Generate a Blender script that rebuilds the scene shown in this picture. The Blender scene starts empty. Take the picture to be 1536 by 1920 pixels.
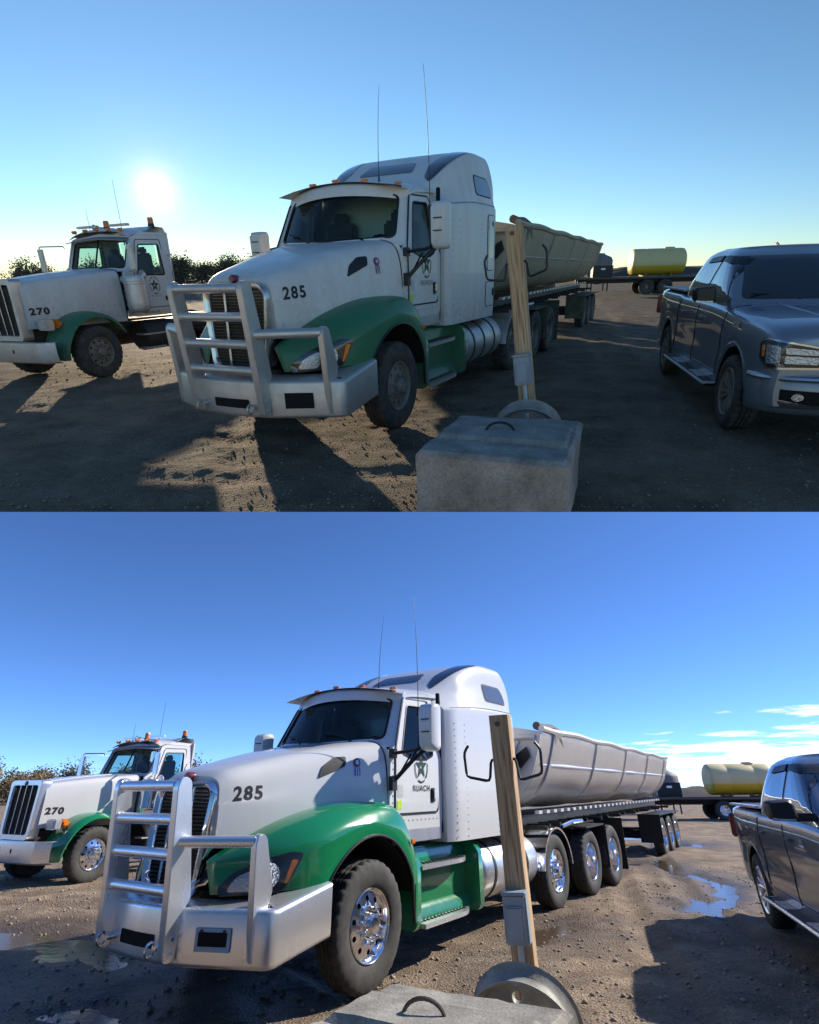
import bpy, bmesh, math, random
import numpy as np
from mathutils import Vector, Matrix, Euler, noise
from mathutils.bvhtree import BVHTree
R = math.radians
rnd = random.Random(7)
# The photograph is two pictures of one gravel yard, one above the other: a low-sun afternoon on a
# slope rising from the viewer (dry yard) and a washed, wet morning on a slope falling away (wet yard).
F = 1050.0                       # focal length in photograph pixels
PITCH_DRY, PITCH_WET = R(23.2), R(-26.26)
ROLL_DRY, ROLL_WET = R(1.4), R(.3)      # the yards are not quite level from side to side
EYE_DRY, EYE_WET = 1.895, 1.758
sc = bpy.context.scene
cam = bpy.data.cameras.new('camera'); co = bpy.data.objects.new('camera', cam); sc.collection.objects.link(co)
cam.sensor_fit = 'HORIZONTAL'; cam.sensor_width = 36; cam.lens = 36*F/1536
cam.clip_start = .05; cam.clip_end = 6000
co.rotation_euler = (R(90), 0, 0); sc.camera = co
M_DRY = Matrix.Rotation(PITCH_DRY, 4, 'X') @ Matrix.Rotation(-ROLL_DRY, 4, 'Y') @ Matrix.Translation((0, 0, -EYE_DRY))
M_WET = Matrix.Rotation(PITCH_WET, 4, 'X') @ Matrix.Rotation(-ROLL_WET, 4, 'Y') @ Matrix.Translation((0, 0, -EYE_WET))
SUN_DRY = (R(-21.5), R(6.8))     # azimuth from the view direction, elevation, in that yard's own frame
SUN_WET = (R(68), R(35))
def sundir(a, M):
    az, el = a
    v = Vector((math.sin(az)*math.cos(el), math.cos(az)*math.cos(el), math.sin(el)))
    return (M.to_3x3() @ v).normalized()
w = bpy.data.worlds.new('World'); sc.world = w; w.use_nodes = True
nt = w.node_tree; nt.nodes.clear()
def sky_node(nt, sun, dust, air, ozone=1.0, alt=300):
    s = nt.nodes.new('ShaderNodeTexSky'); s.sky_type = 'NISHITA'; s.sun_disc = False
    s.sun_elevation = sun[1]; s.sun_rotation = sun[0]; s.dust_density = dust; s.air_density = air
    s.ozone_density = ozone; s.altitude = alt
    return s
tc = nt.nodes.new('ShaderNodeTexCoord'); mp = nt.nodes.new('ShaderNodeMapping'); mp.vector_type = 'POINT'
mp.inputs['Rotation'].default_value = (-PITCH_DRY, 0, 0)
sk = sky_node(nt, SUN_DRY, .0, .8, 2.8)
bg = nt.nodes.new('ShaderNodeBackground'); bg.inputs['Strength'].default_value = .125
out = nt.nodes.new('ShaderNodeOutputWorld')
nt.links.new(tc.outputs['Generated'], mp.inputs['Vector']); nt.links.new(mp.outputs['Vector'], sk.inputs['Vector'])
nt.links.new(sk.outputs['Color'], bg.inputs['Color'])
# the sun's own disc and the bright air round it, as the sky in the upper picture shows them
dp = nt.nodes.new('ShaderNodeVectorMath'); dp.operation = 'DOT_PRODUCT'; dp.inputs[1].default_value = sundir(SUN_DRY, M_DRY)
nt.links.new(tc.outputs['Generated'], dp.inputs[0])
def curve(lo, hi, top):
    n = nt.nodes.new('ShaderNodeMapRange'); n.interpolation_type = 'SMOOTHERSTEP'
    n.inputs['From Min'].default_value = math.cos(R(lo)); n.inputs['From Max'].default_value = math.cos(R(hi)); n.inputs['To Max'].default_value = top
    nt.links.new(dp.outputs['Value'], n.inputs['Value']); return n.outputs['Result']
def halo(power, top):
    a = nt.nodes.new('ShaderNodeMath'); a.operation = 'MAXIMUM'; a.inputs[1].default_value = 0; nt.links.new(dp.outputs['Value'], a.inputs[0])
    b = nt.nodes.new('ShaderNodeMath'); b.operation = 'POWER'; b.inputs[1].default_value = power; nt.links.new(a.outputs[0], b.inputs[0])
    c = nt.nodes.new('ShaderNodeMath'); c.operation = 'MULTIPLY'; c.inputs[1].default_value = top; nt.links.new(b.outputs[0], c.inputs[0]); return c.outputs[0]
def glow(val, col):
    b = nt.nodes.new('ShaderNodeBackground'); b.inputs['Color'].default_value = (*col, 1); nt.links.new(val, b.inputs['Strength']); return b.outputs['Background']
acc = bg.outputs['Background']
for val, col in ((curve(1.12, .85, 10.0), (1, .93, .75)), (halo(2600, .40), (1, .55, .12)), (halo(350, .07), (1, .62, .22)), (halo(25, .02), (1, .82, .55))):
    a = nt.nodes.new('ShaderNodeAddShader'); nt.links.new(acc, a.inputs[0]); nt.links.new(glow(val, col), a.inputs[1]); acc = a.outputs[0]
nt.links.new(acc, out.inputs['Surface'])
def sun(name, a, M, strength, col):
    l = bpy.data.lights.new(name, 'SUN'); l.energy = strength; l.angle = R(.53); l.color = col
    o = bpy.data.objects.new(name, l); sc.collection.objects.link(o)
    o.rotation_euler = sundir(a, M).to_track_quat('Z', 'Y').to_euler()
    return o
sun_dry = sun('sun_low', SUN_DRY, M_DRY, 3.4, (1, .80, .55))
sun_wet = sun('sun_high', SUN_WET, M_WET, 3.7, (1, .94, .83))
vs = sc.view_settings; vs.view_transform = 'Standard'; vs.look = 'None'; vs.gamma = 1; vs.exposure = .72
sc.render.engine = 'CYCLES'; sc.cycles.use_denoising = True; sc.cycles.max_bounces = 6
sc.cycles.glossy_bounces = 4; sc.cycles.transmission_bounces = 6; sc.cycles.caustics_reflective = False
sc.cycles.caustics_refractive = False; sc.cycles.sample_clamp_indirect = 4
c_dry = bpy.data.collections.new('dry_yard'); c_wet = bpy.data.collections.new('wet_yard')
sc.collection.children.link(c_dry); sc.collection.children.link(c_wet)
# the two pictures have two suns: the wet yard's sun lights and shades that yard only
sun_wet.light_linking.receiver_collection = c_wet; sun_wet.light_linking.blocker_collection = c_wet
P = {}
def place(wet):
    P.update(M=M_WET if wet else M_DRY, coll=c_wet if wet else c_dry, wet=wet)

# ------------------------------------------------------------------ mesh helpers
def cr(xs, ys, x):
    """Catmull-Rom through (xs, ys), xs ascending."""
    if x <= xs[0]: return ys[0]
    if x >= xs[-1]: return ys[-1]
    i = max(k for k in range(len(xs)-1) if xs[k] <= x)
    h = xs[i+1]-xs[i]; t = (x-xs[i])/h
    m0 = (ys[i+1]-ys[i-1])/(xs[i+1]-xs[i-1])*h if i > 0 else ys[i+1]-ys[i]
    m1 = (ys[i+2]-ys[i])/(xs[i+2]-xs[i])*h if i < len(xs)-2 else ys[i+1]-ys[i]
    return (2*t**3-3*t*t+1)*ys[i]+(t**3-2*t*t+t)*m0+(-2*t**3+3*t*t)*ys[i+1]+(t**3-t*t)*m1
def tab(*pairs):
    ps = sorted(pairs); xs = [p[0] for p in ps]; ys = [p[1] for p in ps]
    return lambda x: cr(xs, ys, x)
def spline(pts, n=4, closed=False):
    pts = [Vector(p) for p in pts]; N = len(pts); o = []
    for i in range(N if closed else N-1):
        if closed: a, b, c, d = pts[i-1], pts[i], pts[(i+1) % N], pts[(i+2) % N]
        else: a, b, c, d = pts[max(i-1, 0)], pts[i], pts[i+1], pts[min(i+2, N-1)]
        for k in range(n):
            t = k/n
            o.append(.5*((2*b)+(c-a)*t+(2*a-5*b+4*c-d)*t*t+(3*b-a-3*c+d)*t**3))
    if not closed: o.append(pts[-1])
    return o
def rounded(pts, r, n=5):
    """polygon (2D or 3D points) with its corners rounded by r."""
    pts = [Vector(p) for p in pts]; N = len(pts); o = []
    for i in range(N):
        a, b, c = pts[i-1], pts[i], pts[(i+1) % N]
        u, v = (a-b), (c-b); rr = min(r, u.length*.45, v.length*.45)
        p, q = b+u.normalized()*rr, b+v.normalized()*rr
        for k in range(n+1):
            t = k/n; o.append(p*(1-t)**2+b*2*t*(1-t)+q*t*t)
    return o
class G:
    def __init__(s): s.v = []; s.f = []
    def add(s, v, f):
        n = len(s.v); s.v += [tuple(p) for p in v]; s.f += [tuple(i+n for i in q) for q in f]; return s
    def box(s, c, d, rot=None):
        hx, hy, hz = d[0]/2, d[1]/2, d[2]/2
        v = [Vector((x, y, z)) for x in (-hx, hx) for y in (-hy, hy) for z in (-hz, hz)]
        if rot: m = Euler(rot).to_matrix(); v = [m @ p for p in v]
        v = [p+Vector(c) for p in v]
        return s.add(v, [(0, 1, 3, 2), (4, 6, 7, 5), (0, 4, 5, 1), (2, 3, 7, 6), (0, 2, 6, 4), (1, 5, 7, 3)])
    def cyl(s, p0, p1, r0, r1=None, n=16, caps=True):
        r1 = r0 if r1 is None else r1; p0, p1 = Vector(p0), Vector(p1); d = (p1-p0).normalized()
        u = d.orthogonal().normalized(); w_ = d.cross(u); v = []
        for p, r in ((p0, r0), (p1, r1)):
            for k in range(n):
                a = 2*math.pi*k/n; v.append(p+(u*math.cos(a)+w_*math.sin(a))*r)
        f = [(k, (k+1) % n, n+(k+1) % n, n+k) for k in range(n)]
        if caps: f += [tuple(range(n-1, -1, -1)), tuple(range(n, 2*n))]
        return s.add(v, f)
    def tube(s, path, r, n=8, closed=False):
        path = [Vector(p) for p in path]; N = len(path); v = []; up = None
        for i, p in enumerate(path):
            a = path[i-1] if (i or closed) else p; b = path[(i+1) % N] if (i < N-1 or closed) else p
            d = (b-a).normalized()
            if up is None: up = d.orthogonal().normalized()
            up = (up-d*up.dot(d)).normalized(); w_ = d.cross(up)
            rr = r(i/(N-1)) if callable(r) else r
            for k in range(n):
                t = 2*math.pi*k/n; v.append(p+(up*math.cos(t)+w_*math.sin(t))*rr)
        f = []
        for i in range(N if closed else N-1):
            j = (i+1) % N
            f += [(i*n+k, i*n+(k+1) % n, j*n+(k+1) % n, j*n+k) for k in range(n)]
        if not closed: f += [tuple(range(n-1, -1, -1)), tuple(range((N-1)*n, N*n))]
        return s.add(v, f)
    def lathe(s, prof, c=(0, 0, 0), n=48, axis='y', mod=None, closed=False):
        """prof: (radius, along axis)."""
        v = []; m = len(prof)
        for k in range(n):
            a = 2*math.pi*k/n
            for i, (r, t) in enumerate(prof):
                if mod: r = r+mod(i, k)
                x, z = r*math.cos(a), r*math.sin(a)
                q = {'y': (x, t, z), 'x': (t, x, z), 'z': (x, z, t)}[axis]
                v.append((q[0]+c[0], q[1]+c[1], q[2]+c[2]))
        f = []
        for k in range(n):
            j = (k+1) % n
            for i in range(m if closed else m-1):
                i2 = (i+1) % m
                f.append((k*m+i, k*m+i2, j*m+i2, j*m+i))
        return s.add(v, f)
    def prism(s, outline, vec):
        o = [Vector(p) for p in outline]; n = len(o); vec = Vector(vec)
        v = o+[p+vec for p in o]
        f = [tuple(range(n-1, -1, -1)), tuple(range(n, 2*n))]+[(k, (k+1) % n, n+(k+1) % n, n+k) for k in range(n)]
        return s.add(v, f)
    def surf(s, rows, close_u=False, cap0=False, cap1=False):
        m = len(rows[0]); v = [p for r in rows for p in r]; f = []
        for i in range(len(rows)-1):
            for k in range(m if close_u else m-1):
                j = (k+1) % m; f.append((i*m+k, i*m+j, (i+1)*m+j, (i+1)*m+k))
        if cap0: f.append(tuple(range(m-1, -1, -1)))
        if cap1: f.append(tuple(range((len(rows)-1)*m, len(rows)*m)))
        return s.add(v, f)
    def shell(s, rows, t):
        """surf with thickness: t = offset vector added for the back side."""
        t = Vector(t); b = [[Vector(p)+t for p in r] for r in rows]
        s.surf(rows); s.surf(b)
        s.surf([rows[0], b[0]]); s.surf([rows[-1], b[-1]])
        s.surf([[r[0] for r in rows], [r[0] for r in b]]); s.surf([[r[-1] for r in rows], [r[-1] for r in b]])
        return s
    def mirror(s):
        n = len(s.v); v = [(x, -y, z) for x, y, z in s.v]; f = [tuple(reversed(q)) for q in s.f]
        return s.add(v, f)
    def bvh(s): return BVHTree.FromPolygons([Vector(p) for p in s.v], s.f)
def to_mesh(name, g, smooth=40, bevel=0, weld=True, segs=2):
    bm = bmesh.new()
    vs_ = [bm.verts.new(p) for p in g.v]
    for q in g.f:
        try: bm.faces.new([vs_[i] for i in q])
        except ValueError: pass
    if weld: bmesh.ops.remove_doubles(bm, verts=bm.verts, dist=1e-5)
    bmesh.ops.recalc_face_normals(bm, faces=bm.faces)
    if bevel:
        es = [e for e in bm.edges if len(e.link_faces) == 2 and e.calc_face_angle(0) > R(35)]
        bmesh.ops.bevel(bm, geom=es, offset=bevel, segments=segs, affect='EDGES', clamp_overlap=True)
    me = bpy.data.meshes.new(name); bm.to_mesh(me); bm.free()
    if smooth:
        me.polygons.foreach_set('use_smooth', [True]*len(me.polygons))
        me.set_sharp_from_angle(angle=R(smooth))
    return me
def put(name, me, mat, parent=None, loc=(0, 0, 0), rot=(0, 0, 0), label=None, kind=None):
    o = bpy.data.objects.new(name, me); P['coll'].objects.link(o)
    if mat is not None and not me.materials: me.materials.append(mat)
    elif mat is not None and me.materials[0] is not mat:
        o.material_slots[0].link = 'OBJECT'; o.material_slots[0].material = mat
    L = Matrix.Translation(loc) @ Euler(rot).to_matrix().to_4x4()
    if parent: o.parent = parent; o.matrix_basis = L
    else: o.matrix_basis = P['M'] @ L
    if label: o['label'] = label
    if kind: o['kind'] = kind
    return o
def part(name, g, mat, parent=None, smooth=40, bevel=0, **k):
    return put(name, to_mesh(name, g, smooth, bevel), mat, parent, **k)
def thing(name, label, cat, loc=(0, 0, 0), rotz=0, group=None, rot=None):
    o = bpy.data.objects.new(name, None); P['coll'].objects.link(o); o.empty_display_size = .1
    o.matrix_basis = P['M'] @ Matrix.Translation(loc) @ (Euler(rot).to_matrix().to_4x4() if rot else Matrix.Rotation(rotz, 4, 'Z'))
    o['label'] = label; o['category'] = cat
    if group: o['group'] = group
    return o
def sub_empty(name, parent, loc=(0, 0, 0), rot=(0, 0, 0)):
    o = bpy.data.objects.new(name, None); P['coll'].objects.link(o); o.parent = parent; o.empty_display_size = .1
    o.matrix_basis = Matrix.Translation(loc) @ Euler(rot).to_matrix().to_4x4()
    return o
def tag(o, label, cat, group=None, kind=None):
    o['label'] = label; o['category'] = cat
    if group: o['group'] = group
    if kind: o['kind'] = kind
    return o
def patch(outline, org, u, v, direction, bvh, off=.004, cuts=3, thick=0):
    """a flat outline laid onto a surface: each point is cast along direction and lifted by off."""
    org, u, v, d = Vector(org), Vector(u).normalized(), Vector(v).normalized(), Vector(direction).normalized()
    bm = bmesh.new(); vs_ = [bm.verts.new(org+u*p[0]+v*p[1]) for p in outline]
    bm.faces.new(vs_)
    bmesh.ops.triangulate(bm, faces=bm.faces, quad_method='BEAUTY', ngon_method='BEAUTY')
    for _ in range(cuts):
        es = [e for e in bm.edges if e.calc_length() > .05]
        if not es: break
        bmesh.ops.subdivide_edges(bm, edges=es, cuts=1, use_grid_fill=True)
        bmesh.ops.triangulate(bm, faces=bm.faces)
    for q in bm.verts:
        h = bvh.ray_cast(q.co-d*2, d)
        if h[0] is not None: q.co = h[0]-d*off
    g = G(); bm.verts.index_update()
    g.v = [tuple(q.co) for q in bm.verts]; g.f = [tuple(q.index for q in fa.verts) for fa in bm.faces]
    if thick:
        bd = [e for e in bm.edges if len(e.link_faces) == 1]; n = len(g.v)
        g.v += [tuple(Vector(p)+d*thick) for p in g.v]
        g.f += [(e.verts[0].index, e.verts[1].index, e.verts[1].index+n, e.verts[0].index+n) for e in bd]
    bm.free(); return g
_txt = {}
def text_outline(s, size, bold=.0):
    k = (s, size, bold)
    if k not in _txt:
        cu = bpy.data.curves.new('t', 'FONT'); cu.body = s; cu.size = size; cu.offset = bold; cu.space_character = 1.22
        cu.align_x = 'CENTER'; cu.align_y = 'CENTER'; cu.resolution_u = 4
        o = bpy.data.objects.new('t', cu); sc.collection.objects.link(o)
        dg = bpy.context.evaluated_depsgraph_get(); me = o.evaluated_get(dg).to_mesh()
        _txt[k] = ([tuple(v.co[:2]) for v in me.vertices], [tuple(p.vertices) for p in me.polygons])
        bpy.data.objects.remove(o); bpy.data.curves.remove(cu)
    return _txt[k]
def lay(vf, org, u, v, direction, bvh, off=.004, sx=1):
    org, u, v, d = Vector(org), Vector(u).normalized(), Vector(v).normalized(), Vector(direction).normalized(); g = G()
    for p in vf[0]:
        q = org+u*p[0]*sx+v*p[1]; h = bvh.ray_cast(q-d*2, d)
        g.v.append(tuple((h[0] if h[0] is not None else q)-d*off))
    g.f = list(vf[1]); return g
def star_logo(r):
    """ring broken in five with a five-pointed star: two outlines sets in plan (verts, faces)."""
    ring = ([], []); star = ([], [])
    for k in range(5):
        a0 = 2*math.pi*k/5+math.pi/2+.10; a1 = a0+2*math.pi/5-.20; n = 10; b = len(ring[0])
        for i in range(n+1):
            a = a0+(a1-a0)*i/n
            ring[0].extend([(r*math.cos(a)*.8, r*math.sin(a)), (r*.9*math.cos(a)*.8, r*.9*math.sin(a))])
        for i in range(n): ring[1].append((b+2*i, b+2*i+2, b+2*i+3, b+2*i+1))
    for k in range(5):
        a = math.pi/2+2*math.pi*k/5; b = len(star[0]); ro, ri, rc = r*.82, r*.33, r*.10
        for rr, aa in ((ro, a), (ri, a+math.pi/5), (rc, a+.3), (rc, a-.3), (ri, a-math.pi/5)):
            star[0].append((rr*math.cos(aa)*.85, rr*math.sin(aa)))
        star[1].append((b, b+1, b+2, b+3, b+4))
    return ring, star

# ------------------------------------------------------------------ materials
MATS = {}
def N(nt, t, **k):
    n = nt.nodes.new(t)
    for a, b in k.items(): setattr(n, a, b)
    return n
def mat(name, col, rough=.5, metal=0, coat=0, dust=0, dust_col=(.30, .24, .17), dust_scale=3, var=.0, bump=0, bump_scale=60,
        spec=.5, emit=None, alpha=1, trans=0, streak=0, coords='Object', grime=None):
    if name in MATS: return MATS[name]
    m = bpy.data.materials.new(name); m.use_nodes = True; nt = m.node_tree; b = nt.nodes['Principled BSDF']
    b.inputs['Base Color'].default_value = (*col, 1); b.inputs['Roughness'].default_value = rough
    b.inputs['Metallic'].default_value = metal; b.inputs['Coat Weight'].default_value = coat; b.inputs['Coat Roughness'].default_value = .04
    b.inputs['Specular IOR Level'].default_value = spec
    if trans: b.inputs['Transmission Weight'].default_value = trans
    if emit: b.inputs['Emission Color'].default_value = (*emit[:3], 1); b.inputs['Emission Strength'].default_value = emit[3]
    b.inputs['Alpha'].default_value = alpha
    tcn = N(nt, 'ShaderNodeTexCoord'); L = nt.links.new
    if dust or var:
        n1 = N(nt, 'ShaderNodeTexNoise'); n1.inputs['Scale'].default_value = dust_scale; n1.inputs['Detail'].default_value = 8; n1.inputs['Roughness'].default_value = .65
        if streak:
            mpn = N(nt, 'ShaderNodeMapping'); mpn.inputs['Scale'].default_value = (streak, streak, .25)
            L(tcn.outputs[coords], mpn.inputs['Vector']); L(mpn.outputs['Vector'], n1.inputs['Vector'])
        else: L(tcn.outputs[coords], n1.inputs['Vector'])
        rp = N(nt, 'ShaderNodeMapRange'); rp.inputs['From Min'].default_value = .35; rp.inputs['From Max'].default_value = .72
        L(n1.outputs['Fac'], rp.inputs['Value'])
        mx = N(nt, 'ShaderNodeMix', data_type='RGBA'); mx.inputs['A'].default_value = (*col, 1)
        mx.inputs['B'].default_value = (*dust_col, 1) if dust else (*[c*(1-var) for c in col], 1)
        mu = N(nt, 'ShaderNodeMath', operation='MULTIPLY'); mu.inputs[1].default_value = dust or 1
        L(rp.outputs['Result'], mu.inputs[0])
        if grime:   # road dirt thrown up the lower panels: (clean height, dirty height, amount)
            sp = N(nt, 'ShaderNodeSeparateXYZ'); L(tcn.outputs[coords], sp.inputs['Vector']); gz = N(nt, 'ShaderNodeMapRange')
            for k_, q_ in (('From Min', grime[0]), ('From Max', grime[1]), ('To Max', grime[2])): gz.inputs[k_].default_value = q_
            L(sp.outputs['Z'], gz.inputs['Value']); gn = N(nt, 'ShaderNodeTexNoise'); gn.inputs['Scale'].default_value = 14; gn.inputs['Detail'].default_value = 9; gn.inputs['Roughness'].default_value = .75; L(tcn.outputs[coords], gn.inputs['Vector'])
            gr_ = N(nt, 'ShaderNodeMapRange'); gr_.inputs['From Min'].default_value = .3; gr_.inputs['From Max'].default_value = .65; L(gn.outputs['Fac'], gr_.inputs['Value'])
            gm_ = N(nt, 'ShaderNodeMath', operation='MULTIPLY'); L(gz.outputs['Result'], gm_.inputs[0]); L(gr_.outputs['Result'], gm_.inputs[1])
            ad_ = N(nt, 'ShaderNodeMath', operation='ADD', use_clamp=True); L(mu.outputs[0], ad_.inputs[0]); L(gm_.outputs[0], ad_.inputs[1]); mu = ad_
        L(mu.outputs[0], mx.inputs['Factor']); L(mx.outputs['Result'], b.inputs['Base Color'])
        rr = N(nt, 'ShaderNodeMapRange'); rr.inputs['To Min'].default_value = rough; rr.inputs['To Max'].default_value = min(1, rough+(.35 if dust else .08))
        L(mu.outputs[0], rr.inputs['Value']); L(rr.outputs['Result'], b.inputs['Roughness'])
    if bump:
        n2 = N(nt, 'ShaderNodeTexNoise'); n2.inputs['Scale'].default_value = bump_scale; n2.inputs['Detail'].default_value = 6
        L(tcn.outputs[coords], n2.inputs['Vector']); bp = N(nt, 'ShaderNodeBump'); bp.inputs['Strength'].default_value = bump; bp.inputs['Distance'].default_value = .01
        L(n2.outputs['Fac'], bp.inputs['Height']); L(bp.outputs['Normal'], b.inputs['Normal'])
    MATS[name] = m; return m
def thin_glass():
    if 'cab_glass' in MATS: return MATS['cab_glass']
    m = bpy.data.materials.new('cab_glass'); m.use_nodes = True; nt = m.node_tree; nt.nodes.clear()
    tr = N(nt, 'ShaderNodeBsdfTransparent'); tr.inputs['Color'].default_value = (.62, .80, .78, 1); gl = N(nt, 'ShaderNodeBsdfGlossy'); gl.inputs['Roughness'].default_value = .03
    fr = N(nt, 'ShaderNodeFresnel'); fr.inputs['IOR'].default_value = 1.5; mx = N(nt, 'ShaderNodeMixShader'); o = N(nt, 'ShaderNodeOutputMaterial')
    for a, b in ((fr.outputs[0], mx.inputs[0]), (tr.outputs[0], mx.inputs[1]), (gl.outputs[0], mx.inputs[2]), (mx.outputs[0], o.inputs['Surface'])): nt.links.new(a, b)
    MATS['cab_glass'] = m; return m
def palette(wet):
    """the same things, dusty in the dry yard and washed in the wet one."""
    d = 0 if wet else 1; s = '_washed' if wet else '_dusty'
    K = {}
    K['white'] = mat('white_paint'+s, (.72, .72, .72) if wet else (.80, .79, .77), .25 if wet else .38, coat=.6 if wet else .2, dust=.30 if not wet else .08, dust_col=(.40, .35, .28), dust_scale=2.2, streak=1.5, grime=(2.3, 1.1, .55) if not wet else (1.7, 1.1, .12))
    K['green'] = mat('green_paint'+s, (.006, .235, .085) if wet else (.012, .19, .085), .18 if wet else .4, coat=1 if wet else .25, dust=.25 if not wet else .05, dust_col=(.17, .16, .11), dust_scale=3, grime=(1.6, .4, .6) if not wet else (1.0, .4, .25))
    K['alu'] = mat('aluminium'+s, (.95, .95, .96) if wet else (.70, .68, .65), .27 if wet else .42, metal=.82 if wet else .85, dust=.10 if wet else .45, dust_col=(.80, .80, .82) if wet else (.44, .40, .34), dust_scale=5, bump=.03, bump_scale=120, streak=2 if wet else 0)
    K['chrome'] = mat('chrome'+s, (.86, .87, .9) if wet else (.75, .75, .76), .06 if wet else .2, metal=1, dust=.3*d)
    K['rimalu'] = mat('wheel_aluminium'+s, (.85, .85, .87) if wet else (.33, .29, .24), .14 if wet else .6, metal=1 if wet else .55, dust=.05 if wet else .75, dust_col=(.6, .6, .6) if wet else (.26, .21, .16), dust_scale=6)
    K['rubber'] = mat('rubber'+s, (.035, .034, .033), .75, dust=.5 if wet else .7, dust_col=(.15, .14, .12) if wet else (.16, .13, .10), dust_scale=7, bump=.2, bump_scale=50)
    K['black'] = mat('black_plastic', (.012, .012, .013), .4, dust=.2, dust_col=(.05, .045, .04))
    K['frame'] = mat('chassis_black'+s, (.010, .010, .011) if wet else (.035, .032, .028), .55, dust=.3, dust_col=(.06, .05, .04))
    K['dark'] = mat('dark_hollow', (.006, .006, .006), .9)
    K['gasket'] = mat('gasket', (.01, .01, .011), .5)
    K['glass'] = thin_glass()
    K['glassdark'] = mat('tinted_glass', (.012, .016, .02), .04, coat=1, spec=.7)
    K['amber'] = mat('amber_lens', (.80, .22, .02), .15, coat=1)
    K['lamp'] = mat('lamp_lens', (.50, .52, .55), .12, metal=.8, coat=1, bump=1.0, bump_scale=45)
    K['lampdark'] = mat('lamp_housing', (.03, .03, .035), .12, coat=1)
    K['ink'] = mat('black_lettering', (.015, .015, .015), .5)
    K['inkgreen'] = mat('dark_green_mark', (.01, .06, .03), .5)
    K['grey'] = mat('grey_decal', (.28, .28, .29), .5)
    K['maroon'] = mat('maroon_emblem', (.20, .03, .05), .3, coat=.5)
    K['lime'] = mat('lime_sticker', (.55, .75, .03), .5)
    K['seat'] = mat('cab_upholstery', (.10, .095, .09), .9)
    K['grille'] = mat('grille_mesh'+s, (.10, .09, .085) if wet else (.13, .115, .095), .5, metal=.4, dust=.4*d)
    K['silver'] = mat('pickup_paint'+s, (.27, .30, .36) if not wet else (.15, .17, .21), .36, metal=.5, coat=1, dust=.08, dust_col=(.22, .21, .20), grime=(1.0, .4, .35))
    K['tub'] = mat('dump_tub'+s, (.82, .81, .79) if wet else (.52, .44, .31), .3 if wet else .6, metal=.65 if wet else .1, dust=.25 if wet else .6, dust_col=(.58, .55, .51) if wet else (.34, .27, .18), dust_scale=2.2, streak=1.6, bump=0 if wet else .06, bump_scale=5)
    K['tubend'] = mat('dump_end'+s, (.74, .72, .68) if wet else (.50, .42, .30), .5, dust=.3, dust_col=(.45, .41, .35))
    K['rust'] = mat('worn_steel'+s, (.16, .12, .09), .7, dust=.5, dust_col=(.05, .04, .035), dust_scale=12)
    return K

# ------------------------------------------------------------------ wheels
def disc_holes(g, ri, ro, yi, yo, n, rh, rc):
    Y = lambda r: yi+(yo-yi)*(r-ri)/(ro-ri)
    for k in range(n):
        a0, a1 = 2*math.pi*k/n, 2*math.pi*(k+1)/n; m = 6; outer = []
        for i in range(m): outer.append((ri, a0+(a1-a0)*i/m))
        for i in range(m): outer.append((ri+(ro-ri)*i/m, a1))
        for i in range(m): outer.append((ro, a1+(a0-a1)*i/m))
        for i in range(m): outer.append((ro+(ri-ro)*i/m, a0))
        am = (a0+a1)/2; v = []; cx, cz = rc*math.cos(am), rc*math.sin(am)
        O = [(r*math.cos(a), Y(r), r*math.sin(a)) for r, a in outer]; I = []; I2 = []
        for x, y, z in O:
            t = math.atan2(z-cz, x-cx); px, pz = cx+rh*math.cos(t), cz+rh*math.sin(t); r = math.hypot(px, pz)
            I.append((px, Y(r), pz)); I2.append((px, Y(r)-.03, pz))
        g.surf([O, I, I2], close_u=True)
_wh = {}
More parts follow.
